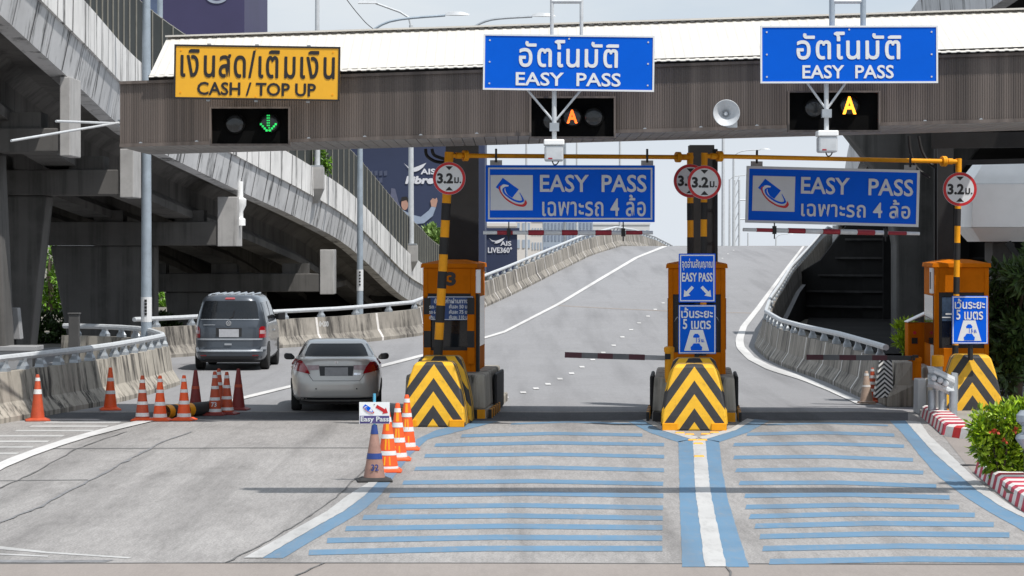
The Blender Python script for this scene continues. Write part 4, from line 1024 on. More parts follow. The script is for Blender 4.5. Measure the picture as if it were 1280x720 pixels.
t = thing('beacon_cap', 'bright orange round cap on a short grey post behind the grey barrel guard', 'bollard', tuple(W(1172, 475, 68.2)))
b = MB(); b.lathe([(.11, .25), (.112, .28), (.112, .44), (.1, .455)], 20); b.build('cap', m_orange2, t, smooth='auto'); b = MB(); b.lathe([(.09, -.7), (.09, .249)], 16); b.build('post', m_cab, t, smooth='auto')
t = thing('gate_cabinet', 'small dark orange gate cabinet with a white lid beside the shaded booth', 'cabinet', (W(1147, 470, 62.3).x, F / 62.3, 0))
b = MB(); b.box(-.19, .16, 0, .5, .17, 1.62); b.build('case', m_orange, t, bevel=.02); b = MB(); b.add([(-.2, -.02, 1.625), (.2, -.02, 1.8), (.2, .52, 1.8), (-.2, .52, 1.625), (-.2, -.02, 1.64), (.2, -.02, 1.83), (.2, .52, 1.83), (-.2, .52, 1.64)], [(0, 1, 2, 3), (7, 6, 5, 4), (0, 4, 5, 1), (1, 5, 6, 2), (2, 6, 7, 3), (3, 7, 4, 0)]); b.build('lid', m_white_p, t)
b = MB(); b.box(-.12, .0, -.012, -.002, 1.2, 1.32); b.build('hatch', m_black, t); b = MB(); b.lathe([(.035, -.02), (.035, 0)], 12, (-.06, 0, 1.42), 'y'); b.build('red_light', m_red, t)
# ================================================================ TRAFFIC CONES
def cone(label, px, py, h, body, bands, base_m=None, tip=None, strip=False, kind='slim', group=None, r0=.135, num=None, nm=None, s_ov=None, bw=.2, rot=None):
    p = G(px, py); t = thing('traffic_cone', label, 'traffic cone', tuple(p), rot if rot is not None else random.uniform(-.2, .2), group)
    rad = lambda z: r0 + (.032 - r0) * (z / h)
    b = MB(); b.box(-bw, bw, -bw, bw, .0, .028); b.frust((-bw * .92, bw * .92, -bw * .92, bw * .92, .028), (-r0 * 1.05, r0 * 1.05, -r0 * 1.05, r0 * 1.05, .055)); b.build('base', base_m or body, t, bevel=.008)
    b = MB(); b.lathe([(rad(.05), .05), (rad(h * .5), h * .5), (rad(h * .97), h * .97), (rad(h) * .8, h)], 24, caps=True); b.build('body', body, t, smooth='auto')
    for z0, z1, m in bands:
        b = MB(); b.lathe([(rad(z0 * h) + .003, z0 * h), (rad(z1 * h) + .003, z1 * h)], 24, caps=False); b.build('band', m, t, smooth=True)
    if strip:
        for z0, z1 in ((.12, .26), (.37, .56), (.68, .84)):
            b = MB(); A, B = [], []
            for zz in (z0 * h, z1 * h):
                A.append((-.34 * rad(zz), -(rad(zz) * .945 + .004), zz)); B.append((.34 * rad(zz), -(rad(zz) * .945 + .004), zz))
            b.strip(A, B); b.build('amber_strip', m_amber, t)
    if num:
        z = .2 * h; text(num, -.05, .05, z, z + .085, -rad(z) - .006, nm, t, .015, smear=.001)
    return t
WB = m_refl
GL = 'orange cones by the concrete barrier'
cone('faded orange cone with two white bands standing apart against the near barrier', 47, 526, .84, m_cone2, [(.58, .68, WB), (.86, .93, WB)], m_cone2, bw=.22)
cone('clean bright red orange cone set back alone against the barrier', 138, 512.5, .82, m_cone, [(.38, .46, WB), (.68, .76, WB)], m_cone)
cone('dull orange cone with four white bands, in the row of three nearest the barrier', 178, 526, .82, m_cone2, [(.10, .18, WB), (.36, .43, WB), (.62, .69, WB), (.84, .91, WB)], m_cone)
cone('bright orange banded cone in the middle of the row of three', 200, 526, .82, m_cone, [(.08, .16, WB), (.34, .42, WB), (.62, .69, WB), (.86, .93, WB)], m_cone)
cone('bright orange banded cone at the roller end of the row of three', 230, 525.5, .82, m_cone, [(.08, .16, WB), (.36, .44, WB), (.62, .69, WB), (.86, .93, WB)], m_cone)
cone('plain cone coloured dark for shade just behind the row of three bright cones', 244.5, 515, .8, m_cone_shade, [(.55, .62, m_cone2)], m_cone_shade)
cone('cone coloured dark for shade, numbered 73, behind the black roller', 268.5, 519, .82, m_cone2, [(.08, .15, WB), (.34, .41, WB), (.6, .67, WB), (.85, .92, WB)], m_cone_shade, num='73', nm=m_wsign)
cone('dark cone mostly hidden behind the cone numbered 73', 273.5, 512.5, .8, m_cone2, [(.6, .67, WB), (.85, .92, WB)], m_cone_shade)
cone('banded cone coloured dark for shade, between cone 73 and the plain cone near the car', 283.5, 518, .8, m_cone2, [(.10, .17, WB), (.36, .43, WB), (.62, .69, WB), (.85, .92, WB)], m_cone_shade)
cone('plain cone coloured dark for shade, nearest to the silver car', 298, 512.5, .8, m_cone_shade, [(.55, .62, m_cone2)], m_cone_shade)
GC = 'orange cones with amber strips beside the blue paint'
cone('orange cone with amber strips directly behind the brown cone 32', 484.5, 590, .86, m_cone, [(.02, .1, WB), (.28, .35, WB), (.55, .62, WB), (.82, .9, WB)], m_cone, strip=True, r0=.16, rot=0)
cone('orange cone with amber strips, in the middle of the three by the blue paint', 497, 575.5, .85, m_cone, [(.06, .14, WB), (.32, .4, WB), (.58, .66, WB), (.84, .91, WB)], m_cone, strip=True, r0=.15, rot=0)
cone('orange cone with amber strips closest to the chevron cushion of booth three', 508.5, 562.5, .86, m_cone, [(.06, .14, WB), (.34, .42, WB), (.6, .67, WB), (.86, .93, WB)], m_cone, strip=True, r0=.15, rot=0)
c32 = cone('dusty brown cone numbered 32 with blue bands carrying a small lane sign', 468, 601.5, .76, m_coned, [(.40, .50, m_bband), (.84, 1.0, m_bband)], m_blackr, r0=.155, num='32', nm=m_bband, bw=.235, rot=.1)
cone('tan weathered cone standing by the striped barrier end', 1083, 505, .66, m_conet, [(.03, .09, WB), (.52, .58, m_wk), (.86, .93, WB)], m_conet, r0=.14, bw=.16)
cone('orange banded cone tucked behind the tan cone', 1090.5, 503, .70, m_cone2, [(.32, .4, WB), (.52, .6, WB), (.7, .78, WB), (.9, .97, WB)], m_cone2, r0=.11, bw=.15)
# small sign on the brown cone
p = G(468, 601.5); sc = F / p.y
ls = thing('lane_sign', 'small white sign with emblem, red arrow and Easy Pass lettering on the brown cone', 'sign', (p.x, p.y, .76), 0)
X = lambda x: (x - 467.0) / sc; Z = lambda y: (602 - y) / sc - .76
b = MB(); b.box(X(448.2), X(486.2), -.03, -.015, Z(530), Z(503)); b.build('panel', m_white_p, ls)
b = MB(); b.box(X(449), X(485.6), -.034, -.0305, Z(529.6), Z(520)); b.build('lower_band', m_purp, ls)
text('Easy Pass', X(450), X(485), Z(529), Z(521), -.036, m_wsign, ls, .015, smear=.0012)
logo(ls, X(450), X(469.5), Z(518.5), Z(504.5), -.031, bg=False)
arrow(ls, lambda x, y: (X(x), Z(y)), (469.5, 508), (484, 516.5), .022, .05, .06, m_red, -.034)
b = MB(); b.tube([(0, 0, -.06), (0, 0, Z(492.5))], .019, 10); b.build('pole', m_cyan, ls)
for x, y in ((467, 506), (466, 516)): b = MB(); b.lathe([(.007, -.036), (.007, -.03)], 8, (X(x), 0, Z(y)), 'y'); b.build('bolt', m_black, ls)
# lying rubber roller
p0, p1 = G(206, 524), G(263, 518.5)
t = thing('rubber_roller', 'black rubber roller with yellow end lying among the cones', 'wheel stop', tuple(p0))
b = MB(); b.tube([p0 + V(0, 0, .13), p0.lerp(p1, .5) + V(0, 0, .13), p1 + V(0, .1, .13)], .125, 16); b.build('body', m_blackr, t, world=True, smooth='auto')
for k in range(3):
    b = MB(); q = lambda u: p0.lerp(p1, u) + V(0, 0, .13); b.tube([q(.0 + k * .22), q(.11 + k * .22)], .13, 16); b.build('yellow_band', m_orange2, t, world=True, smooth='auto')
# ================================================================ CARS
class Stack:
    """a body as a pile of plan outlines (z, half width, rear y, front y, squareness)"""
    def __init__(s, lv): s.lv = lv
    def at(s, z):
        for a, b in zip(s.lv, s.lv[1:]):
            if z <= b[0]:
                t = max(0, (z - a[0]) / (b[0] - a[0])); return [a[i] + (b[i] - a[i]) * t for i in range(5)]
        return list(s.lv[-1])
    def ring(s, z, N=56):
        _, w, yr, yf, n = s.at(z); yc, d = (yr + yf) / 2, (yf - yr) / 2; out = []
        for k in range(N):
            a = 2 * math.pi * (k + .5) / N; c, e = math.cos(a), math.sin(a)
            out.append((w * math.copysign(abs(c) ** (2 / n), c), yc + d * math.copysign(abs(e) ** (2 / n), e), z))
        return out
    def rear(s, x, z, off=.006):
        _, w, yr, yf, n = s.at(z); yc, d = (yr + yf) / 2, (yf - yr) / 2
        u = min(.995, abs(x) / w); return (x, yc - d * (1 - u ** n) ** (1 / n) - off, z)
    def side(s, y, z, sg, off=.006):
        _, w, yr, yf, n = s.at(z); yc, d = (yr + yf) / 2, (yf - yr) / 2
        u = min(.995, abs(y - yc) / d); return (sg * (w * (1 - u ** n) ** (1 / n) + off), y, z)
    def body(s, dz=.04):
        zs = []
        for a, b in zip(s.lv, s.lv[1:]):
            n = max(1, int((b[0] - a[0]) / dz)); zs += [a[0] + (b[0] - a[0]) * k / n for k in range(n)]
        zs.append(s.lv[-1][0]); m = MB(); m.loft([s.ring(z) for z in zs]); return m
    def patch(s, f, left, right, n=8, m=10):
        """surface patch between two polylines given as [(u, z)...] (same count), f maps (u, z) to the surface"""
        b = MB()
        def at(pl, t):
            k = t * (len(pl) - 1); i = min(int(k), len(pl) - 2); q = k - i
            return (pl[i][0] + (pl[i + 1][0] - pl[i][0]) * q, pl[i][1] + (pl[i + 1][1] - pl[i][1]) * q)
        rows = []
        for j in range(n + 1):
            l, r = at(left, j / n), at(right, j / n)
            rows.append([f(l[0] + (r[0] - l[0]) * i / m, l[1] + (r[1] - l[1]) * i / m) for i in range(m + 1)])
        for A, B in zip(rows, rows[1:]): b.strip(A, B)
        return b
def wheel(parent, x, y, r, w, inset):
    b = MB(); b.lathe([(r * .62, -w / 2), (r * .93, -w / 2), (r, -w / 2 + .03), (r, w / 2 - .03), (r * .93, w / 2), (r * .62, w / 2)], 28, (x, y, r), 'x'); wh = b.build('wheel', m_tyre, parent, smooth='auto')
    sg = 1 if x > 0 else -1
    b = MB(); b.lathe([(r * .64, sg * (w / 2 - .02)), (r * .55, sg * (w / 2 - .03)), (r * .15, sg * (w / 2 - .05)), (.001, sg * (w / 2 - .045))], 24, (x, y, r), 'x', caps=False); b.build('rim', m_rim, wh, smooth=True)
def mirror_xz(pl): return [(-x, z) for x, z in pl]
# --- silver sedan
sp = G(420.5, 516); sed = thing('sedan_car', 'warm silver sedan seen from behind leaving the cash lane', 'car', tuple(sp), .06)
low = Stack([(.19, .70, .28, 4.2, 5), (.22, .80, .10, 4.35, 5), (.3, .862, .02, 4.45, 5), (.42, .885, 0, 4.49, 4.6), (.56, .89, .0, 4.49, 4.4), (.70, .885, .03, 4.45, 4.4), (.80, .868, .055, 4.3, 4.2), (.88, .845, .075, 4.1, 4.2), (.95, .81, .085, 3.9, 4.2), (1.0, .765, .10, 3.7, 4.2), (1.03, .71, .13, 3.5, 4.2), (1.045, .60, .25, 3.3, 4)])
top = Stack([(.98, .765, .42, 3.25, 4.6), (1.05, .735, .50, 3.15, 4.6), (1.13, .69, .72, 2.95, 4.4), (1.205, .645, .95, 2.75, 4.2), (1.265, .61, 1.15, 2.55, 4), (1.305, .575, 1.28, 2.45, 3.6), (1.33, .53, 1.42, 2.3, 3.2), (1.345, .44, 1.6, 2.1, 3)])
low.body().build('body', m_sil, sed, smooth='auto'); top.body(.03).build('cabin', m_sil, sed, smooth='auto')
lw = [(-.61, 1.055), (-.60, 1.09), (-.56, 1.19), (-.51, 1.262), (-.48, 1.275)]
top.patch(lambda x, z: top.rear(x, z, .012), lw, mirror_xz(lw), 10, 24).build('rear_window', m_tint, sed, smooth=True)
for sg in (-1, 1):
    f = lambda y, z, sg=sg: top.side(y, z, sg, .008)
    top.patch(f, [(.95, 1.06), (1.12, 1.16), (1.35, 1.265)], [(2.75, 1.06), (2.55, 1.16), (2.3, 1.265)], 6, 16).build('side_window', m_glass, sed, smooth=True)
    # lamps
    outer = [(sg * .875, .80), (sg * .868, .89), (sg * .80, .985)]; inner = [(sg * .50, .735), (sg * .56, .86), (sg * .66, .985)]
    low.patch(lambda x, z: low.rear(x, z, .012), outer, inner, 8, 10).build('tail_lamp', m_redlens, sed, smooth=True)
    low.patch(lambda x, z: low.rear(x, z, .010), [(sg * .565, .80), (sg * .60, .895)], [(sg * .335, .815), (sg * .325, .90)], 4, 6).build('reverse_lamp', m_clearlens, sed, smooth=True)
    b = MB(); b.loft([[(sg * (.80 + .02), 2.35, .93), (sg * .83, 2.45, .93), (sg * .83, 2.45, .98), (sg * .82, 2.35, .98)], [(sg * .88, 2.28, .92), (sg * .90, 2.4, .92), (sg * .9, 2.4, 1.04), (sg * .88, 2.28, 1.04)], [(sg * 1.0, 2.27, .925), (sg * 1.0, 2.4, .925), (sg * 1.0, 2.4, 1.05), (sg * 1.0, 2.27, 1.05)], [(sg * 1.035, 2.3, .96), (sg * 1.035, 2.38, .96), (sg * 1.035, 2.38, 1.02), (sg * 1.035, 2.3, 1.02)]]); b.build('door_mirror', m_blkpl, sed, bevel=.02)
    for y in (.95, 3.6): wheel(sed, sg * .765, y, .315, .2, 0)
    low.patch(lambda y, z, sg=sg: low.side(y, z, sg, .004), [(.62, .2), (.66, .45), (.8, .62)], [(1.28, .2), (1.24, .45), (1.1, .62)], 6, 8).build('wheel_arch', m_black, sed)
    b = MB(); b.lathe([(.014, -.004), (.014, .004)], 10, low.rear(sg * .385, .455, .004), 'y'); b.build('parking_sensor', m_blkpl, sed)
    low.patch(lambda x, z: low.rear(x, z, .004), [(sg * .565, .79), (sg * .5, .69), (sg * .435, .602)], [(sg * .575, .79), (sg * .51, .69), (sg * .445, .602)], 6, 1).build('boot_seam', m_black, sed)
low.patch(lambda x, z: low.rear(x, z, .005), [(-.44, .602), (-.44, .609)], [(.44, .602), (.44, .609)], 1, 20).build('boot_seam', m_black, sed)
low.patch(lambda x, z: low.rear(x, z, .012), [(-.57, .903), (-.57, .93)], [(.57, .903), (.57, .93)], 2, 20).build('chrome_strip', m_sil, sed, smooth=True)
low.patch(lambda x, z: low.rear(x, z, .007), [(-.31, .70), (-.33, .885)], [(.31, .70), (.33, .885)], 3, 12).build('plate_recess', m_blkpl, sed, smooth=True)
b = MB(); q = low.rear(0, .79, .02); b.box(-.22, .22, q[1] - .012, q[1], .70, .86); b.build('number_plate', m_plate, sed)
b = MB(); q = low.rear(0, .95, .014)
for x in (-.03, .018): b.box(x, x + .014, q[1] - .006, q[1], .928, .978)
b.box(-.018, .02, q[1] - .006, q[1], .948, .959); b.build('emblem', m_chrome, sed)
low.patch(lambda x, z: low.rear(x, z, .006), [(-.86, .2), (-.8, .285)], [(.86, .2), (.8, .285)], 2, 24).build('lower_bumper', m_blkpl, sed, smooth=True)
b = MB(); b.box(-.7, .7, .3, 4.1, .15, .24); b.build('underbody', m_black, sed)
low.patch(lambda x, z: low.rear(x, z, .01), [(.33, .715), (.33, .755)], [(.46, .715), (.46, .755)], 1, 2).build('badge', m_chrome, sed)
# --- blue grey van
vp = G(286.5, 463.5); van = thing('minivan', 'slate blue minivan ahead of the sedan with cloud reflections in its rear window', 'van', tuple(vp), .0)
vl = Stack([(.24, .84, .16, 4.75, 7), (.30, .90, .05, 4.85, 7), (.40, .93, 0, 4.89, 7), (.50, .93, .0, 4.88, 7), (.56, .925, .03, 4.86, 7), (.75, .93, .045, 4.82, 7.5), (.95, .93, .05, 4.7, 7.5), (1.1, .915, .06, 4.45, 7.5), (1.25, .89, .10, 4.0, 7.5), (1.5, .835, .165, 3.6, 7), (1.75, .76, .24, 3.25, 6.5), (1.84, .715, .28, 3.1, 6), (1.89, .66, .36, 3.0, 5), (1.92, .55, .55, 2.8, 4.5)])
vl.body(.05).build('body', m_van, van, smooth='auto')
lw = [(-.735, 1.305), (-.725, 1.36), (-.70, 1.55), (-.655, 1.72), (-.63, 1.76)]
vl.patch(lambda x, z: vl.rear(x, z, .012), lw, mirror_xz(lw), 10, 20).build('rear_window', m_glass, van, smooth=True)
vl.patch(lambda x, z: vl.rear(x, z, .014), [(-.74, 1.285), (-.74, 1.303)], [(.74, 1.285), (.74, 1.303)], 1, 20).build('window_trim', m_vanl, van, smooth=True)
vl.patch(lambda x, z: vl.rear(x, z, .02), [(-.13, 1.80), (-.11, 1.845)], [(.13, 1.80), (.11, 1.845)], 2, 6).build('brake_light', M('pale_red_lens', (.4, .08, .09), .3, var=.1), van, smooth=True)
for k in range(7):
    x = -.55 + k * .18; b = MB(); b.tube([(x, .45, 1.885 + .03 * (1 - abs(x))), (x, 2.9, 1.9 + .03 * (1 - abs(x)))], .028, 8); b.build('roof_rib', m_vanl, van, smooth='auto')
for sg in (-1, 1):
    vl.patch(lambda x, z: vl.rear(x, z, .012), [(sg * .922, .83), (sg * .925, .95), (sg * .905, 1.06), (sg * .86, 1.115)], [(sg * .745, .83), (sg * .745, .95), (sg * .75, 1.06), (sg * .79, 1.115)], 8, 6).build('tail_lamp', m_redlens, van, smooth=True)
    vl.patch(lambda x, z: vl.rear(x, z, .016), [(sg * .88, .93), (sg * .88, 1.02)], [(sg * .765, .93), (sg * .765, 1.02)], 3, 4).build('reverse_lamp', m_clearlens, van, smooth=True)
    f = lambda y, z, sg=sg: vl.side(y, z, sg, .008)
    for y0, y1 in ((.5, 1.75), (1.85, 2.95), (3.02, 3.7)): vl.patch(f, [(y0, 1.28), (y0 + .05, 1.72)], [(y1, 1.28), (y1 - .12, 1.72)], 5, 8).build('side_window', m_glass, van, smooth=True)
    for y in (.95, 3.85):
        wheel(van, sg * .82, y, .34, .22, 0)
        vl.patch(lambda y_, z, sg=sg: vl.side(y_, z, sg, .004), [(y - .42, .26), (y - .36, .55), (y - .2, .72)], [(y + .42, .26), (y + .36, .55), (y + .2, .72)], 6, 8).build('wheel_arch', m_black, van)
    b = MB(); b.loft([[(sg * .86, 3.5, 1.25), (sg * .86, 3.6, 1.25), (sg * .86, 3.6, 1.3), (sg * .86, 3.5, 1.3)], [(sg * .96, 3.42, 1.2), (sg * .96, 3.56, 1.2), (sg * .96, 3.56, 1.38), (sg * .96, 3.42, 1.38)], [(sg * 1.14, 3.42, 1.2), (sg * 1.14, 3.56, 1.2), (sg * 1.14, 3.56, 1.4), (sg * 1.14, 3.42, 1.4)]]); b.build('door_mirror', m_blkpl, van, bevel=.02)
    b = MB(); q = vl.side(2.2, .98, sg, .02); b.box(q[0] - .015, q[0] + .015, 2.15, 2.4, .96, .99); b.build('door_handle', m_vanl, van)
    vl.patch(lambda x, z: vl.rear(x, z, .01), [(sg * .73, .37), (sg * .73, .40)], [(sg * .58, .37), (sg * .58, .40)], 1, 3).build('reflector', m_redlens, van)
vl.patch(lambda x, z: vl.rear(x, z, .016), [(-.90, .775), (-.90, .815)], [(.90, .775), (.90, .815)], 2, 20).build('crease_highlight', m_vanl, van, smooth=True)  # pale strip paints the highlight along the tailgate crease
vl.patch(lambda x, z: vl.rear(x, z, .022), [(-.92, .48), (-.92, .53)], [(.92, .48), (.92, .53)], 2, 20).build('bumper_step', m_vanl, van, smooth=True)
for sg in (-1, 1): vl.patch(lambda x, z: vl.rear(x, z, .02), [(sg * .92, .53), (sg * .92, .60)], [(sg * .77, .53), (sg * .80, .60)], 2, 5).build('bumper_corner', m_vanl, van, smooth=True)
vl.patch(lambda x, z: vl.rear(x, z, .008), [(-.86, .25), (-.90, .36)], [(.86, .25), (.90, .36)], 2, 20).build('lower_bumper', m_blkpl, van, smooth=True)
vl.patch(lambda x, z: vl.rear(x, z, .006), [(-.34, .86), (-.34, 1.08)], [(.31, .86), (.31, 1.08)], 3, 8).build('plate_recess', m_blkpl, van, smooth=True)
b = MB(); q = vl.rear(0, .95, .02); b.box(-.26, .24, q[1] - .012, q[1], .85, 1.05); b.build('number_plate', m_platew, van)
b = MB(); q = vl.rear(-.02, 1.2, .02); b.lathe([(.068, q[1]), (.068, q[1] - .012), (.054, q[1] - .012), (.054, q[1])], 24, (-.02, 0, 1.2), 'y', caps=False); em = b.build('emblem', m_chrome, van)
b = MB()
for pl in ([(-.03, .045), (0, .0), (.03, .045)], [(-.045, .02), (-.02, -.045), (0, -.005), (.02, -.045), (.045, .02)]):
    for a, c in zip(pl, pl[1:]): b.beam((-.02 + a[0], q[1] - .006, 1.2 + a[1]), (-.02 + c[0], q[1] - .006, 1.2 + c[1]), .008, .012)
b.build('emblem_letters', m_chrome, em)
b = MB(); q = vl.rear(0, .66, .014); b.box(-.12, .06, q[1] - .015, q[1], .645, .69); b.build('boot_handle', m_vanl, van)
b = MB(); q = vl.rear(-.5, 1.15, .012); b.box(-.66, -.36, q[1] - .002, q[1], 1.15, 1.165); b.build('badge', m_vanl, van)
b = MB(); b.tube([(.0, vl.rear(0, 1.33, .03)[1], 1.33), (.08, vl.rear(.08, 1.36, .035)[1], 1.355), (.12, vl.rear(.1, 1.5, .03)[1], 1.52)], .012, 6); b.build('wiper', m_blkpl, van)
b = MB(); b.box(-.75, .75, .3, 4.6, .2, .3); b.build('underbody', m_black, van)
# ================================================================ RIGHT HAND CORNER
s = 69.0
t = thing('barrel_guard', 'galvanised crash guard with three capped pipes on round posts by the striped kerb', 'crash guard', tuple(G(1178, 528)))
for i, (x, yb) in enumerate(((1165, 520), (1177, 524), (1189, 528))):
    p = W(x, yb, s); b = MB(); b.tube([V(p.x, p.y - i * .12, -.05), V(p.x, p.y - i * .12, H - (488 - HY) / s)], .075, 14); b.build('post', m_galv, t, world=True, smooth='auto')
def wv(px, py, dy=0.0): v = W(px, py, s); return V(v.x, v.y + dy, v.z)
prof = [(.0, .19), (-.05, .185), (-.13, .13), (-.13, .08), (-.03, .03), (-.03, -.03), (-.13, -.08), (-.13, -.13), (-.05, -.185), (.0, -.19)]
b = MB(); rings = []
for px, py, dy, tw in ((1158, 470, -.15, -.05), (1164, 470.5, -.26, 0), (1173, 474.5, -.2, 0), (1184, 480, -.1, 0), (1192, 484, .02, .04)):
    p = wv(px, py, dy); rings.append([p + V(tw * abs(z) * 2, y, z) for y, z in prof])
b.loft(rings, closed=False, caps=False); o = b.build('beam', m_galv_l, t, world=True); mo = o.modifiers.new('t', 'SOLIDIFY'); mo.thickness = .012
b = MB(); rings = []
for px, py, dy in ((1190, 484, .04), (1197, 485, .10), (1200, 486, .22), (1198, 486, .34)):
    p = wv(px, py, dy); rings.append([p + V(0, 0, .27), p + V(0, 0, -.27)])
b.loft(rings, closed=False, caps=False); o = b.build('end_shell', m_galv, t, world=True); mo = o.modifiers.new('t', 'SOLIDIFY'); mo.thickness = .012
for x, y in ((1163.5, 471.5), (1171.5, 474.5), (1178.5, 478.5)):
    b = MB(); b.lathe([(.001, -.42), (.04, -.415), (.055, -.39), (.058, -.34), (.058, -.1)], 18, wv(x, y), 'y', caps=False); b.build('pipe_cap', m_galv_l, t, world=True, smooth='auto')
for (px0, px1, py0, py1, s_, nm, lab, cat, mt) in ((1109, 1144, 453, 507, 63.6, 'concrete_block', 'pale beige concrete barrier block next to the boom gate', 'concrete block', m_conc), (1147, 1160, 474, 525, 66.5, 'concrete_block', 'grey upright concrete block touching the barrel guard', 'concrete block', m_par2), (1160, 1172, 474, 520, 66.8, 'concrete_post', 'pale weathered concrete post between the grey block and barrel guard', 'concrete post', m_conc)):
    a, c = W(px0, py1, s_), W(px1, py0, s_); w = c.x - a.x
    t = thing(nm, lab, cat, ((a.x + c.x) / 2, a.y, 0))
    z0 = max(.0, a.z); h = c.z
    b = MB()
    if nm == 'concrete_block' and mt is m_conc: b.loft([[V(x, y, z) for x, y in ((-w * .5 + d, -.05 + d2), (w * .5, .0), (w * .5, 2.4), (-w * .5 + d, 2.4))] for z, d, d2 in ((0, 0, 0), (.2, .02, .0), (.42, w * .3, .12), (h, w * .38, .2))])
    else: b.frust((-w / 2, w / 2, 0, .6, 0), (-w / 2 * .94, w / 2 * .94, .04, .55, h))
    b.build('block', mt, t, bevel=.02)
t = thing('barrier_plinth', 'low dark concrete plinth with rubber strips under the beige barrier block', 'plinth', (W(1122, 510, 61.5).x, F / 61.5, 0))
b = MB(); b.frust((-.5, .5, -.05, 3, 0), (-.46, .48, .0, 3, .17)); b.build('plinth', m_dark_conc, t, bevel=.02)
b = MB(); 
for k in range(6):
    b = MB(); x = -.4 + k * .14; b.box(x, x + .06, -.12, -.055, 0, .16); b.build('rubber_strip', m_blackr, t)
# striped end panel
m_zeb = NT('zebra_panel'); co_ = m_zeb.n('TexCoord'); sx_ = m_zeb.n('SeparateXYZ'); m_zeb.l(co_.outputs['Object'], sx_.inputs[0])
a1 = m_zeb.n('Math', operation='ABSOLUTE'); m_zeb.l(sx_.outputs['X'], a1.inputs[0]); a2 = m_zeb.n('Math', operation='MULTIPLY_ADD'); m_zeb.l(a1.outputs[0], a2.inputs[0]); a2.inputs[1].default_value = .9; m_zeb.l(sx_.outputs['Z'], a2.inputs[2])
a3 = m_zeb.n('Math', operation='FRACT'); a4 = m_zeb.n('Math', operation='MULTIPLY'); m_zeb.l(a2.outputs[0], a4.inputs[0]); a4.inputs[1].default_value = 11; m_zeb.l(a4.outputs[0], a3.inputs[0]); a5 = m_zeb.n('Math', operation='LESS_THAN'); m_zeb.l(a3.outputs[0], a5.inputs[0]); a5.inputs[1].default_value = .5
m_zeb.l(m_zeb.mix(a5.outputs[0], (.7, .69, .66), (.02, .02, .02)), m_zeb.b.inputs['Base Color'])
a = W(1106, 501, 63.4)
t = thing('striped_panel', 'black and white striped barrier end panel behind the tan cone', 'barrier panel', (a.x, a.y, max(.17, a.z)))
b = MB(); b.loft([[V(-.2, .0, 0), V(.16, -.1, 0), V(.16, .3, 0), V(-.2, .3, 0)], [V(-.15, .05, .3), V(.16, -.02, .3), V(.16, .3, .3), V(-.15, .3, .3)], [V(-.07, .2, .76), V(.16, .15, .76), V(.16, .3, .76), V(-.07, .3, .76)]]); b.build('panel', m_zeb.m, t)
# ---- kerbs
def kerb(name, label, px, h, w, stripes, mA, mB_, cap=.0):
    P = [G(*p) for p in px]; root = thing(name, label, 'kerb', tuple(P[0]))
    D = [0]
    for a, c in zip(P, P[1:]): D.append(D[-1] + (c - a).length)
    def at(d):
        for i in range(len(P) - 1):
            if d <= D[i + 1] + 1e-6: return P[i].lerp(P[i + 1], (d - D[i]) / (D[i + 1] - D[i]))
        return P[-1]
    n = stripes
    for k in range(n):
        d0, d1 = D[-1] * k / n, D[-1] * (k + 1) / n
        a, c = at(d0), at(d1)
        def sec(d):
            t = at(min(D[-1], d + .1)) - at(max(0, d - .1)); t.normalize(); nn = V(t.y, -t.x) * -w
            p = at(d); f = nn / abs(w)
            return [p, p + f * .04 + V(0, 0, h * .85), p + f * .09 + V(0, 0, h), p + nn + V(0, 0, h), p + nn]
        b = MB(); b.loft([sec(d0 + .001), sec(d1 - .001)]); b.build('painted_segment', (mA, mB_)[k % 2], root, world=True)
    return root
kerb('striped_kerb', 'red and white striped kerb curving past the grey crash guard posts', [(1221, 549), (1204, 547), (1186, 546), (1176, 538), (1166, 531), (1155, 524), (1149, 519)], .17, -.35, 1, m_wk, m_wk) if 0 else None
kerb('striped_kerb', 'narrow striped pinkish red and white kerb curving past the crash guard posts', [(1150, 520), (1157, 526), (1166, 533), (1178, 544)], .2, .4, 14, m_wk, m_pinkred)
kerb('striped_kerb', 'short broad red and white kerb between the crash guard and the shrub', [(1180, 545.5), (1200, 548.5), (1228, 551)], .2, .35, 4, m_wk, m_redk)
kerb('striped_kerb', 'large pinkish red and white striped kerb holding the flowering shrub', [(1218, 591), (1234, 605), (1255, 622), (1290, 648), (1330, 678)], .2, .42, 30, m_pinkred, m_wk)
b = MB(); b.poly([G(1176, 541, .004), G(1240, 543, .004), G(1330, 560, .004), G(1330, 600, .004), G(1217, 592, .004)]); struct(b.build('side_pavement', m_apron))
def slab(pts, z): n = len(pts); P = [G(*p) for p in pts]; m = MB(); m.add([V(p.x, p.y, q) for q in (-.05, z) for p in P], [tuple(range(n))[::-1], tuple(range(n, 2 * n))] + [(i, (i + 1) % n, (i + 1) % n + n, i + n) for i in range(n)]); return m
b = slab([(1150, 500), (1300, 500), (1310, 541), (1180, 541), (1150, 519)], .10)
struct(b.build('kerbed_pavement', M('dusty_paving', (.30, .28, .25), .9, var=.2, scale=3, dirt=.4)))
b = slab([(1222, 590), (1250, 577), (1340, 575), (1345, 680), (1258, 623)], .12); struct(b.build('planting_soil', M('damp_soil', (.13, .10, .07), .95, var=.3, scale=6)))
t = thing('drain_hole', 'small dark oval drain cover in the pavement before the striped kerb', 'drain cover', tuple(G(1210.5, 582, .005))); b = MB(); b.lathe([(.001, .006), (.12, .006), (.13, 0)], 20, caps=False); b.build('cover', m_black, t)
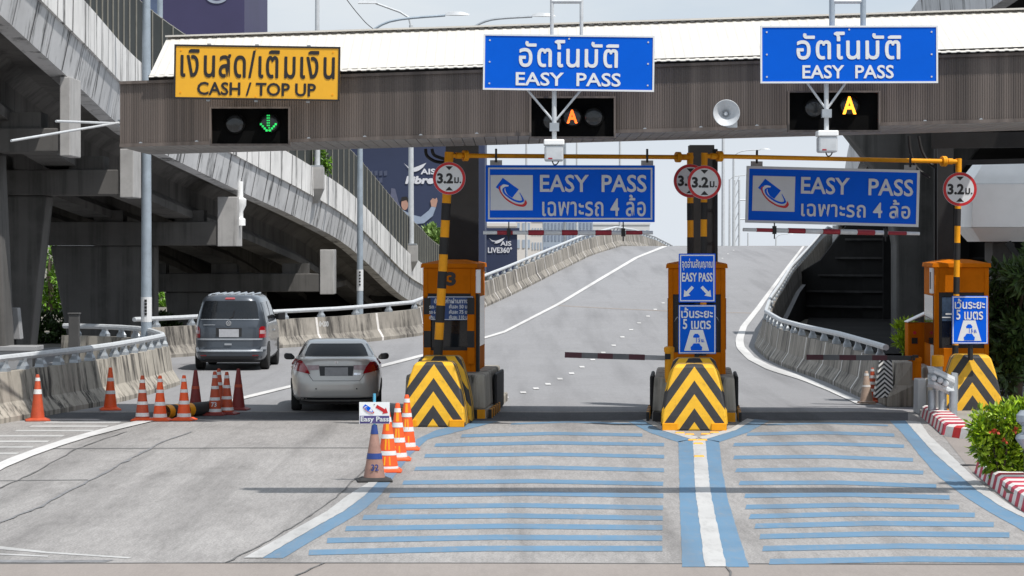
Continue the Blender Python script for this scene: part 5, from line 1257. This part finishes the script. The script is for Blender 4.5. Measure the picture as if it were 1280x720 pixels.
# pipe at the frame edge
p = G(1287, 616); t = thing('pipe_stand', 'thick grey pipe with a flanged head beside the flowering shrub', 'pipe', tuple(p))
b = MB(); q = F / p.y; b.lathe([(.07, 0), (.07, .55), (.16, .66), (.185, .70), (.17, .74), (.1, .78), (.1, .86), (.17, .92), (.17, 1.0), (.12, 1.06)], 24); b.build('pipe', m_galv, t, smooth='auto')
# ornamental fence behind the shrub
c = W(1278, 500, 62); t = thing('garden_fence', 'white arched lattice fence panel behind the shrub under the dark trees', 'fence', (c.x, c.y, 0))
b = MB(); n = 16; arc = [V(-.42 + .9 * k / n, 0, .34 + .14 * math.sin(math.pi * k / n)) for k in range(n + 1)]; b.tube(arc, .022, 6); b.build('arch', m_galv_l, t)
for sg in (1, -1):
    for k in range(7):
        b = MB(); x = -.4 + k * .13; b.tube([(x, .02 * sg, .05), (x + sg * .14, .02 * sg, .40)], .012, 5); b.build('lattice_bar', m_galv_l, t)
b = MB(); b.tube([(-.45, 0, .1), (.6, 0, .1)], .02, 6); b.tube([(-.45, 0, .24), (.6, 0, .24)], .012, 6); b.build('rail', m_galv_l, t)
# ================================================================ PLANTS
def leaf(b, p, d, L_, w):
    d = d.normalized(); u = d.cross(V(random.gauss(0, 1), random.gauss(0, 1), random.gauss(0, 1)))
    if u.length < .01: u = V(1, 0, 0)
    u.normalize(); n = d.cross(u); m = p + d * L_ * .5 + n * L_ * .06
    b.add([p, m + u * w / 2, p + d * L_ - n * L_ * .05, m - u * w / 2], [(0, 1, 2, 3)])
def foliage(blobs, n, L_, w, up=.25):
    b = MB(); tot = sum(r[0] * r[1] * r[2] for _, r in blobs)
    for c, r in blobs:
        k = int(n * r[0] * r[1] * r[2] / tot)
        for _ in range(k):
            v = V(random.gauss(0, 1), random.gauss(0, 1), random.gauss(0, 1)).normalized(); q = random.random() ** .4
            p = V(c[0] + v.x * r[0] * q, c[1] + v.y * r[1] * q, c[2] + v.z * r[2] * q)
            leaf(b, p, v + V(random.gauss(0, .5), random.gauss(0, .5), random.gauss(0, .5) + up), L_ * random.uniform(.6, 1.2), w * random.uniform(.7, 1.2))
    return b
def shrub(name, label, cat, loc, blobs, n, L_, w, mat, stems=5, sh=.4, up=.3):
    t = thing(name, label, cat, loc)
    foliage(blobs, n, L_, w, up).build('foliage', mat, t)
    b = MB()
    for k in range(stems):
        x, y = random.uniform(-.15, .15), random.uniform(-.1, .1); b.tube([(x * .4, y * .4, 0), (x, y, sh * .5), (x * 2.2, y * 2, sh)], .014, 5)
    b.build('stem', m_bark, t); return t
p = G(1252, 607); q = F / p.y
bl = []
for px, py, r in ((1240, 540, .24), (1262, 527, .26), (1280, 545, .28), (1245, 562, .24), (1268, 565, .28), (1290, 530, .25), (1232, 552, .16), (1226, 535, .16), (1229, 522, .14), (1222, 560, .12), (1228, 545, .14), (1300, 560, .3), (1250, 518, .16), (1272, 514, .18), (1260, 580, .22), (1282, 588, .24), (1240, 574, .18), (1262, 596, .17), (1246, 588, .13), (1284, 606, .2), (1300, 590, .25), (1288, 515, .2)):
    bl.append(((( px - 640) / q - p.x, random.uniform(-.1, .25), H - (py - HY) / q), (r, r, r * .85)))
sh = shrub('flowering_shrub', 'sunlit yellow green shrub with orange flowers behind the striped kerb', 'shrub', tuple(p), bl, 4600, .12, .05, m_leafy, 6, .5)
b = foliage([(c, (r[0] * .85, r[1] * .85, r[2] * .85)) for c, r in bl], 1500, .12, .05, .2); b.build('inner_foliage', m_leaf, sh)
for px, py in ((1235, 538), (1241, 538), (1264, 536), (1252, 549)):
    b = MB(); c = V((px - 640) / q - p.x, -.3, H - (py - HY) / q)
    for k in range(7): leaf(b, c, V(random.gauss(0, 1), random.gauss(-.4, .6), random.gauss(.3, 1)), .06, .04)
    b.build('flower', m_flower, sh)
def tree(name, label, loc, blobs, n, L_, w, mat, trunk=.18, th=None, group=None, up=.1):
    t = thing(name, label, 'tree', loc, 0, group); foliage(blobs, n, L_, w, up).build('crown', mat, t)
    zt = max(c[2] for c, r in blobs); b = MB()
    b.tube([(0, 0, -.05), (.1, .05, zt * .35), (-.05, 0, zt * .65), (0, 0, zt)], [trunk, trunk * .8, trunk * .55, trunk * .2], 10); tr = b.build('trunk', m_bark, t, smooth='auto')
    for c, r in blobs[:7]:
        z0 = zt * random.uniform(.3, .55); b = MB(); b.tube([(0, 0, z0), (c[0] * .5, c[1] * .5, (z0 + c[2]) / 2 + .1), c], [trunk * .4, trunk * .25, trunk * .1], 6); b.build('limb', m_bark, tr)
    return t
def pblobs(px_list, s, loc, dy=1.2):
    return [(((x - 640) / s - loc[0], random.uniform(-dy, dy), H - (y - HY) / s - loc[2]), (r / s, r / s, r / s * .85)) for x, y, r in px_list]
for lab, s_, cx, bls, n, L_, m in (
    ('bushy green tree glimpsed between the first two viaduct columns', 27, 62, [(62, 322, 14), (56, 345, 12), (60, 380, 22), (52, 400, 18), (70, 400, 16), (58, 425, 22), (72, 440, 16), (40, 430, 20), (80, 350, 16), (45, 360, 14)], 3200, .34, m_leaf),
    ('small green tree glimpsed beside the tall lamp post', 24, 203, [(200, 378, 12), (210, 385, 10), (196, 392, 11), (206, 400, 10), (190, 385, 10), (215, 372, 8)], 1500, .3, m_leaf)):
    loc = ((cx - 640) / s_, F / s_, 0); tree('leafy_tree', lab, loc, pblobs(bls, s_, loc), n, L_, L_ * .42, m, .16)
loc = (W(550, 300, 19).x, F / 19, 0)
tree('leafy_tree', 'round light green tree standing before the navy billboard', loc, pblobs([(538, 290, 9), (546, 300, 11), (533, 302, 9), (540, 315, 13), (552, 318, 12), (526, 318, 10), (545, 335, 14), (556, 296, 7), (560, 310, 8)], 19, loc), 2600, .42, .22, M('pale_tree_leaf', (.15, .24, .06), .55, var=.2, scale=1, island=.35), .2)
p = W(388, 205, 36.0); loc = (p.x, p.y + .3, p.z - .1); t = thing('creeper', 'green creeper spilling over the viaduct parapet by a lamp bracket', 'creeper', loc)
foliage(pblobs([(372, 199, 4), (381, 196, 5), (392, 203, 6), (402, 205, 6), (408, 212, 5), (400, 192, 6), (386, 188, 4), (411, 202, 4)], 36, loc, .12), 700, .14, .08, m_leaf and .2).build('foliage', m_leaf, t)
b = MB(); b.tube([(-.3, 0, -.1), (0, 0, .1), (.5, .05, -.05)], .02, 5); b.build('stem', m_bark, t)
for lab, px, s_, bls in (('dark hedge filling the gap behind the wide drain pipe pier', 62, 38, [(40, 425, 14), (58, 415, 15), (78, 420, 14), (50, 400, 12), (72, 402, 12), (92, 424, 12), (30, 410, 12)]), ('low dark bush beside the tall lamp post under the viaduct', 205, 36, [(196, 412, 10), (206, 405, 10), (216, 414, 10), (200, 398, 7)])):
    loc = ((px - 640) / s_, F / s_, 0); hb = thing('hedge', lab, 'hedge', loc); foliage(pblobs(bls, s_, loc, .5), 1500, .24, .1, .2).build('foliage', m_leafd, hb)
    b = MB(); b.tube([(0, 0, -.05), (.05, 0, .4)], .04, 6); b.build('stem', m_bark, hb)
# dark trees behind the shaded booth
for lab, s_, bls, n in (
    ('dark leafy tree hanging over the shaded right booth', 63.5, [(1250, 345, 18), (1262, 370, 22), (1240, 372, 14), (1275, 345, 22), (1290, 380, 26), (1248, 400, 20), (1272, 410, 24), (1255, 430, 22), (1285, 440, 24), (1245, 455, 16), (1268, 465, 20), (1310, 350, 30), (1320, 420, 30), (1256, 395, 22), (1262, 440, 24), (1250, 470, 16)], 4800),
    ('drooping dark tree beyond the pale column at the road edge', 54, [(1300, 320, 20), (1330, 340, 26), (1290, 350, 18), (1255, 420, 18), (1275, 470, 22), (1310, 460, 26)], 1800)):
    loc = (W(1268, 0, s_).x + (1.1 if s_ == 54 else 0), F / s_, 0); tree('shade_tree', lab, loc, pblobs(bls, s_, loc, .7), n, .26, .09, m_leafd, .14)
p = G(1134, 468); loc = (W(1131, 430, 60).x, F / 60, 0.0)
sb = thing('pot_shrub', 'thin yellow green shrub behind the gate cabinet', 'shrub', loc)
foliage(pblobs([(1128, 410, 8), (1134, 418, 9), (1127, 425, 8), (1136, 405, 6), (1132, 435, 8)], 60, loc, .15), 520, .16, .05, .8).build('foliage', m_leafy, sb)
b = MB(); b.tube([(0, 0, -.05), (.03, 0, .6), (0, 0, 1.3)], .025, 6); b.build('stem', m_bark, sb)
# ================================================================ LAMP POSTS AND STREET FURNITURE
def lamp(label, base, h, r, arms=(), mat=None, group=None, sticker=None, name='lamp_post'):
    t = thing(name, label, 'lamp post', tuple(base), 0, group); mat = mat or m_pole
    b = MB(); b.tube([(0, 0, -.1), (0, 0, h * .5), (0, 0, h)], [r, r * .88, r * .7], 14); b.build('pole', mat, t, smooth='auto')
    b = MB(); b.box(-r * 2.2, r * 2.2, -r * 2.2, r * 2.2, 0, .04); bp = b.build('base_plate', m_galv, t)
    for dx, dy, rise in arms:
        L_ = math.hypot(dx, dy); u = V(dx / L_, dy / L_)
        b = MB(); b.tube(smooth_path([V(0, 0, h - .3), V(0, 0, h) + u * .08, V(0, 0, h + rise * .75) + u * L_ * .35, V(0, 0, h + rise) + u * L_], 5), .045, 8); ar = b.build('arm', mat, t)
        b = MB(); q = V(0, 0, h + rise) + u * L_; b.loft([[q + u * a + V(-u.y, u.x) * w * c + V(0, 0, z) for c, z in ((-1, 0), (1, 0), (.6, hh), (-.6, hh))] for a, w, hh in ((0, .06, .08), (.25, .14, .14), (.6, .15, .12), (.85, .05, .05))]); b.build('lamp_head', m_galv_l, t, smooth='auto')
    if sticker:
        b = MB(); z0, z1 = sticker; b.lathe([(r * .98 + .004, z0), (r * .98 + .004, z1)], 14, caps=False); b.build('sticker', m_wsign, t)
        for k in range(5): b = MB(); z = z1 - .12 - k * (z1 - z0 - .2) / 5; b.box(-.03, .03, -r - .012, -r - .004, z, z + .06); b.build('sticker_mark', m_ksign, t)
    return t
p = W(183, 431, 52)
lamp('tall blue grey lamp post behind the near barrier, rising past the canopy edge', (p.x, p.y, p.z), 9.5, .13, [(1.6, 0, .5)], m_pole, None, (.55, 1.15))
b = MB(); b.box(-.35, .3, -.35, .35, 0, .8 + .02)
pd = tag(b.build('lamp_pedestal', m_conc, at=(0, 0, 0)), 'concrete pedestal under the tall lamp post behind the barrier', 'pedestal'); pd.location = (p.x, p.y, -.02); 
p = W(450, 388, 35.5); lamp('slender long armed lamp post before the viaduct between the sedan and booth three', (p.x, p.y, 0), 10.4, .115, [(3.0, 0, .85)], m_pole, None, (1.55, 2.3))
p = W(200, 60, 30); lamp('grey lamp post beyond the viaduct beside the purple billboard', (p.x, p.y, 2), 14.5, .15, [(1.5, 0, .5)], m_pole)
BG = 'far lamp posts along the elevated road'
for lab, px, top, s_, foot, arms in (
    ('lamp post whose arm ends behind the middle blue sign', 587, 36, 34, 360, [(2.3, 0, .45)]),
    ('lamp post with only its head showing past the middle blue sign', 706, 34, 23, 330, [(1.4, 0, .1)])):
    p = W(px, foot, s_); z0 = min(p.z, 0); lamp(lab, (p.x, p.y, 0), H - (top - HY) / s_, .085, arms, m_galv, BG)
for lab, px, top, s_, arms in (
    ('distant pale lamp post standing alone past the ramp crest', 775, 120, 13, []),
    ('distant pale mast at the ramp crest nearest the dark columns', 904, 150, 15, [(1.6, 0, .4)]),
    ('distant small lamp post with curved arm beyond the crest', 912, 224, 12, [(1.6, 0, .4)]),
    ('distant lamp post with wide arm beside the overhead lattice sign', 917, 194, 14, [(2.4, 0, .5)]),
    ('distant thin mast to the sunny side of the ramp rail', 935, 291, 9, []),
    ('distant lamp post with low curved arm near the crest rail', 970, 297, 9, [(1.6, 0, .5)]),
    ('distant pale pole behind the hanging sign over the middle lane', 721, 175, 12, []),
    ('distant pale pole next to the booth of lane three', 658, 175, 13, [])):
    p = W(px, 330, s_); lamp(lab, (p.x, p.y, 0), H - (top - HY) / s_, .16 if px == 904 else .13, arms, m_galv_l, BG)
p = W(600, 0, 45); 
t = thing('lattice_mast', 'distant lattice sign mast beyond the crest beside the thick framed hanging sign', 'mast', (W(921, 0, 14).x, F / 14, 0))
for px in (918, 924): b = MB(); x = W(px, 0, 14).x - t.location.x; b.tube([(x, 0, 0), (x, 0, H + (305 - 225) / 14)], .09, 8); b.build('leg', m_galv_l, t)
for k in range(6):
    z0 = H + k * 1.0; b = MB(); w = 3 / 14; b.tube([(-w, 0, z0), (w, 0, z0 + 1)], .04, 5); b.build('brace', m_galv_l, t)
for y in (250, 274): b = MB(); z = H + (305 - y) / 14; b.tube([(.2, 0, z), (1.3, 0, z)], .07, 6); b.build('arm', m_galv_l, t)
# overhead cable
b = MB(); b.tube(smooth_path([W(425, -12, 46), W(448, 18, 44), W(469, 38, 42), W(520, 70, 40)], 6), .012, 5); tag(b.build('cable', m_black), 'thin slack cable crossing the sky above the canopy roof', 'cable')
# aluminium rods on the canopy end
for lab, a, c, sa, sc_ in (('long pale aluminium rod pointing down from the canopy end', (14, 176), (151, 153), 75, 70.4), ('short pale aluminium rod level at the canopy end', (70, 151.5), (151, 154.5), 73, 70.4)):
    t = thing('metal_rod', lab, 'rod', tuple(W(*c, sc_)), 0); b = MB(); b.tube([W(*a, sa), W(*c, sc_)], .022, 8); b.build('tube', m_chrome if 0 else m_galv_l, t, world=True)
    b = MB(); q = W(*c, sc_); b.box(q.x - .05, q.x + .01, q.y - .04, q.y + .04, q.z - .05, q.z + .05); b.build('bracket', m_galv, t, world=True)
# cabinet at the left edge
p = W(12, 424, 56); t = thing('control_cabinet', 'grey roadside control cabinet tilted on a pole under the viaduct', 'cabinet', (p.x, p.y, 0)); z = H - (424 - HY) / 56
b = MB(); b.loft([[V(x, y, zz) for x, y in ((-.24 + o, -.15), (.25 + o, -.15), (.25 + o, .25), (-.24 + o, .25))] for zz, o in ((z, .02), (z + .7, -.05))]); b.build('case', m_cab, t, bevel=.015)
b = MB(); b.box(-.07, .05, -.156, -.15, z + .44, z + .5); b.box(-.14, -.1, -.156, -.15, z + .36, z + .39); b.build('slot', m_black, t)
b = MB(); b.box(-.04, .09, -.157, -.151, z + .12, z + .19); b.build('label_plate', m_wsign, t)
b = MB(); b.beam((-.06, .3, 0), (-.16, .3, 3.6), .12, .12); b.build('pole', m_cab, t)
b = MB(); b.tube([(.1, .0, z), (.14, 0, z - .2), (.0, .1, z - .35)], .05, 6); b.build('cable_gland', m_black, t)
p = W(20, 436, 58); t = thing('dark_kiosk', 'low dark cabinet with a flat lid behind the barrier near the control cabinet', 'cabinet', (p.x, p.y, 0)); z = H - (433 - HY) / 58
b = MB(); b.box(-1.2, .22, 0, .8, 0, z - .1); b.build('case', m_cab, t); b = MB(); b.box(-1.3, .45, -.06, .9, z - .098, z); b.build('lid', m_cab, t, bevel=.01)
# amber reflector under the rail
p = W(186, 443, 55.5); t = thing('amber_reflector', 'small orange reflector tucked under the rail of the near barrier', 'reflector', tuple(p)); b = MB(); b.box(-.06, .06, -.05, .0, -.08, .08); b.build('lens', m_amber, t); b = MB(); b.box(-.07, .07, .001, .02, -.09, .09); b.build('backing', m_black, t)
# elevated white box on the right
s_ = 62.5; c = W(1262, 250, s_); t = thing('elevated_box', 'large white box cabin on a concrete column behind the shaded booth', 'cabin', (c.x, c.y, 0)); z = lambda y: H - (y - HY) / s_; x = lambda px: (px - 640) / s_ - c.x
b = MB(); b.box(x(1215), x(1345), 0, 2.2, z(284), z(230)); b.build('cabin', m_white_p, t, bevel=.01)
b = MB(); b.frust((x(1229), x(1340), .3, 2, z(302)), (x(1215), x(1345), 0, 2.2, z(284.3))); b.build('soffit', m_white_p, t)
b = MB(); b.frust((x(1215), x(1345), .1, 2.1, z(229.5)), (x(1236), x(1320), .5, 1.8, z(200))); b.build('roof', m_white_p, t)
b = MB(); b.box(x(1247), x(1275), .6, 1.6, 0, z(302.4)); b.build('column', m_dark_conc, t, bevel=.03)
b = MB(); b.beam((x(1262), .2, z(303)), (x(1290), .2, z(345)), .12, .12); b.build('strut', m_black, t)
# gantry whose shadow crosses the lanes: a cantilever board over the approach, above the frame
t = thing('approach_gantry', 'overhead lane board on a cantilever arm above the approach, beside the right road edge', 'gantry', (12.0, 34.3, 0))
b = MB(); b.tube([(0, 0, -.05), (0, 0, 9.6)], .2, 14); b.build('post', m_galv, t)
b = MB(); b.beam((0, 0, 9.2), (-11.8, 0, 9.2), .3, .3); b.build('arm', m_galv, t)
b = MB(); b.box(-11.8, -2.9, -.38, .38, 8.6, 8.74); b.build('catwalk', m_galv, t)
b = MB(); b.box(-11.4, -3.3, -.2, -.1, 8.79, 9.0); b.build('lane_board', m_blue, t)
# ================================================================ BACKGROUND
def bld(name, label, s, px0, px1, top, depth, mat, win=None, cat='building', group=None, z0=-.05):
    x0, x1 = (px0 - 640) / s, (px1 - 640) / s; Y = F / s; zt = H - (top - HY) / s
    t = thing(name, label, cat, ((x0 + x1) / 2, Y, 0), 0, group); w = (x1 - x0) / 2
    b = MB(); b.box(-w, w, 0, depth, z0, zt); b.build('wall', mat, t)
    if win:
        nx, nz, m = win
        for i in range(nx):
            for j in range(nz):
                xw = -w + 2 * w * (i + .25) / nx; zw = zt - 3.0 * (j + 1)
                if zw < 0: continue
                b = MB(); b.box(xw, xw + w / nx, -.12, -.01, zw, zw + 1.5); b.build('window', m, t)
    b = MB(); b.box(-w - .2, w + .2, -.2, depth + .2, zt + .003, zt + .5); b.build('roof', mat, t)
    return t, w, zt
t, w, zt = bld('billboard_building', 'tall building with dark navy wrap advert behind the viaduct fence', 15, 378, 606, 60, 20, m_navy)
mpx = lambda px, py: ((px - 640) / 15 - t.location.x, H - (py - HY) / 15)
def bt(s, x0, x1, y0, y1, mat, parent=None, mpf=None, **k):
    f = mpf or mpx; a = f(x0, y1); c = f(x1, y0); return text(s, a[0], c[0], a[1], c[1], -.06, mat, parent or t, k.pop('off', .015), smear=k.pop('smear', .01), **k)
m_ad = M('advert_lettering', (.72, .73, .78), .6, var=.05)
bt('AIS', 526, 544, 211, 217.8, m_ad, smear=.015); bt('Fibre', 507, 541, 220.5, 229.5, m_ad, slant=.25, smear=.035, off=.02)
bt('S', 411, 421, 204, 215, M('faded_advert_lettering', (.35, .4, .5), .6), smear=.06)
def wing(mpf, parent, x0, x1, y0, y1):
    X = lambda u: x0 + (x1 - x0) * u; Y_ = lambda v: y0 + (y1 - y0) * v
    pts = [(0, .05), (.2, .45), (.42, .55), (.6, .4), (1, 0), (.85, .5), (.66, .85), (.5, .98), (.35, .95), (.42, .7), (.2, .62)]
    b = MB(); b.poly([(mpf(X(u), Y_(v))[0], -.07, mpf(X(u), Y_(v))[1]) for u, v in pts]); b.build('emblem', m_ad, parent)
wing(mpx, t, 505, 533, 203.5, 215)
def flat(pts, mat, nm, y=-.08):
    b = MB(); b.poly([(mpx(*p)[0], y, mpx(*p)[1]) for p in pts]); b.build(nm, mat, t)
ell = lambda cx, cy, rx, ry, n=18: [(cx + rx * math.cos(2 * math.pi * k / n), cy + ry * math.sin(2 * math.pi * k / n)) for k in range(n)]
flat([(494, 300), (492, 272), (497, 262), (505, 263), (514, 268), (526, 271), (536, 263), (540, 257), (545, 259), (541, 270), (530, 279), (520, 280), (516, 300)], m_shirt, 'printed_figure')
flat([(497, 270), (488, 246), (489, 235), (494, 236), (498, 252), (503, 264)], M('faded_print_arm', (.12, .13, .2), .6), 'printed_figure', -.075)
flat(ell(506, 255, 4.4, 7.6), m_skin, 'printed_face', -.09); flat([(501, 252), (502, 246.5), (508, 245.5), (511, 249), (511, 255), (508, 250)], M('printed_hair', (.02, .018, .018), .7), 'printed_hair', -.1)
flat([(539, 258), (538, 251), (541, 247.5), (544, 249), (546, 247), (547, 251), (545, 259)], m_skin, 'printed_hand', -.09)
for k in range(7): flat([(462 + (k % 4) * 6, 214 + (k // 4) * 9), (466 + (k % 4) * 6, 213 + (k // 4) * 9), (466 + (k % 4) * 6, 219 + (k // 4) * 9), (462 + (k % 4) * 6, 220 + (k // 4) * 9)], M('faint_print', (.075, .09, .15), .6), 'printed_panel', -.05)
t, w, zt = bld('billboard_building', 'small navy advert hoarding seen beneath the hanging sign of the middle lane', 14, 605.5, 646.5, 292, 6, m_navy)
mp2 = lambda px, py: ((px - 640) / 14 - t.location.x, H - (py - HY) / 14)
bt('AIS', 625.5, 639, 301.5, 307.2, m_ad, mpf=mp2); bt('LIVE360°', 610, 640, 309, 316, m_ad, mpf=mp2); wing(mp2, t, 611, 631, 297, 304.5)
t, w, zt = bld('billboard_building', 'tall dark purple advert building rising above the viaduct at the top edge', 17, 158, 305.5, -190, 20, m_purple)
b = MB(); cx, cz = (271 - 640) / 17 - t.location.x, H + (305 + 4) / 17; n = 28
b.strip([(cx + .80 * math.cos(2 * math.pi * k / n), -.06, cz + .5 * math.sin(2 * math.pi * k / n)) for k in range(n + 1)], [(cx + .55 * math.cos(2 * math.pi * k / n), -.06, cz + .3 * math.sin(2 * math.pi * k / n)) for k in range(n + 1)]); b.build('emblem_ring', M('pale_emblem', (.34, .38, .46), .6), t)
b = MB(); b.box(-w + 1.2, -w + 2.5, -.06, -.01, 12, 21.5); b.build('printed_panel', M('faint_blue_print', (.10, .14, .24), .6, var=.3, scale=.4), t)
BB = 'pale far buildings beyond the ramp'
for lab, px0, px1, top, s_, m, win in (
    ('cream apartment block right beside the navy hoarding', 645, 664, 268, 7, m_bld2, (3, 5, m_bld3)),
    ('pale apartment block with dark window columns beyond the ramp rail', 664, 678, 276, 6, m_bld2, (4, 5, m_bld3)),
    ('broad blue grey far office block behind the ramp crest', 679, 741, 271, 5, m_bld3, (14, 3, M('far_window_band', (.22, .26, .34), .4, var=.2))),
    ('low pale far block behind the crest rail', 741, 812, 281, 4.4, m_bld, (12, 3, m_bld3)),
    ('white far block with terracotta top over the navy hoarding', 604, 645, 283, 8, m_bld2, (6, 2, m_bld3)),
    ('pale far tower hidden largely by the middle hanging sign', 700, 716, 255, 4, m_bld, (4, 6, m_bld3))):
    bld('far_building', lab, s_, px0, px1, top, 25, m, win, 'building', BB)
# ================================================================ SKY, SUN, CAMERA
sun_dir = V(.40, -.36, 1).normalized(); el = math.asin(sun_dir.z); az = math.atan2(sun_dir.x, sun_dir.y)
sl = bpy.data.lights.new('sun', 'SUN'); sl.energy = 4.4; sl.angle = R(.6); sl.color = (1, .965, .915)
so = bpy.data.objects.new('sun', sl); C.objects.link(so); so.rotation_euler = (-sun_dir).to_track_quat('-Z', 'Y').to_euler(); so.location = (10, -10, 40)
wd = bpy.data.worlds.new('World'); S.world = wd; wd.use_nodes = True; nt = wd.node_tree; bg = nt.nodes['Background']
def wn(ty, **k):
    x = nt.nodes.new(ty)
    for a, v in k.items():
        if a in x.inputs.keys(): x.inputs[a].default_value = v
        else: setattr(x, a, v)
    return x
sky = wn('ShaderNodeTexSky', sky_type='NISHITA', sun_disc=False, sun_elevation=el, sun_rotation=az, air_density=1.2, dust_density=3.5, ozone_density=1.5)
tc = wn('ShaderNodeTexCoord'); mp_ = wn('ShaderNodeMapping'); mp_.inputs['Scale'].default_value = (1.4, 1.4, 4.5)
nz = wn('ShaderNodeTexNoise', Scale=2.6, Detail=7.0, Roughness=.58); rp = wn('ShaderNodeValToRGB'); rp.color_ramp.elements[0].position = .28; rp.color_ramp.elements[1].position = .66
rp.color_ramp.elements[0].color = (.1,) * 3 + (1,); rp.color_ramp.elements[1].color = (1,) * 3 + (1,)
mx = wn('ShaderNodeMix', data_type='RGBA'); mc = wn('ShaderNodeMix', data_type='RGBA'); mc.inputs[6].default_value = (5.0, 6.45, 8.1, 1); mc.inputs[7].default_value = (8.3, 8.9, 9.5, 1)
lk = nt.links.new; lk(tc.outputs['Generated'], mp_.inputs['Vector']); lk(mp_.outputs['Vector'], nz.inputs['Vector']); lk(nz.outputs['Fac'], rp.inputs['Fac']); lk(rp.outputs['Color'], mc.inputs[0]); lk(mc.outputs[2], mx.inputs[7]); mx.inputs[0].default_value = .85; lk(sky.outputs['Color'], mx.inputs[6]); 
sz = wn('ShaderNodeSeparateXYZ'); lk(tc.outputs['Generated'], sz.inputs[0]); mr = wn('ShaderNodeMapRange'); mr.inputs[1].default_value = .015; mr.inputs[2].default_value = .10; mr.inputs[3].default_value = .9; mr.inputs[4].default_value = 0; mr.interpolation_type = 'SMOOTHSTEP'
lk(sz.outputs['Z'], mr.inputs[0]); m2 = wn('ShaderNodeMix', data_type='RGBA'); m2.inputs[7].default_value = (7.5, 8.0, 8.6, 1); lk(mr.outputs[0], m2.inputs[0]); lk(mx.outputs[2], m2.inputs[6]); lk(m2.outputs[2], bg.inputs['Color'])
bg.inputs['Strength'].default_value = .1
cd = bpy.data.cameras.new('camera'); cd.sensor_width = 36; cd.lens = 36 * F / 1280; cd.shift_y = -(360 - HY) / 1280; cd.clip_start = .5; cd.clip_end = 9000
co = bpy.data.objects.new('camera', cd); C.objects.link(co); co.location = (0, 0, H); co.rotation_euler = (R(90), 0, 0); S.camera = co
S.view_settings.view_transform = 'Standard'; S.view_settings.look = 'None'; S.view_settings.exposure = 0; S.view_settings.gamma = 1; S.view_settings.use_curve_mapping = False
S.cycles.max_bounces = 6; S.cycles.diffuse_bounces = 3; S.cycles.glossy_bounces = 3
S.cycles.use_adaptive_sampling = True; S.cycles.use_denoising = True
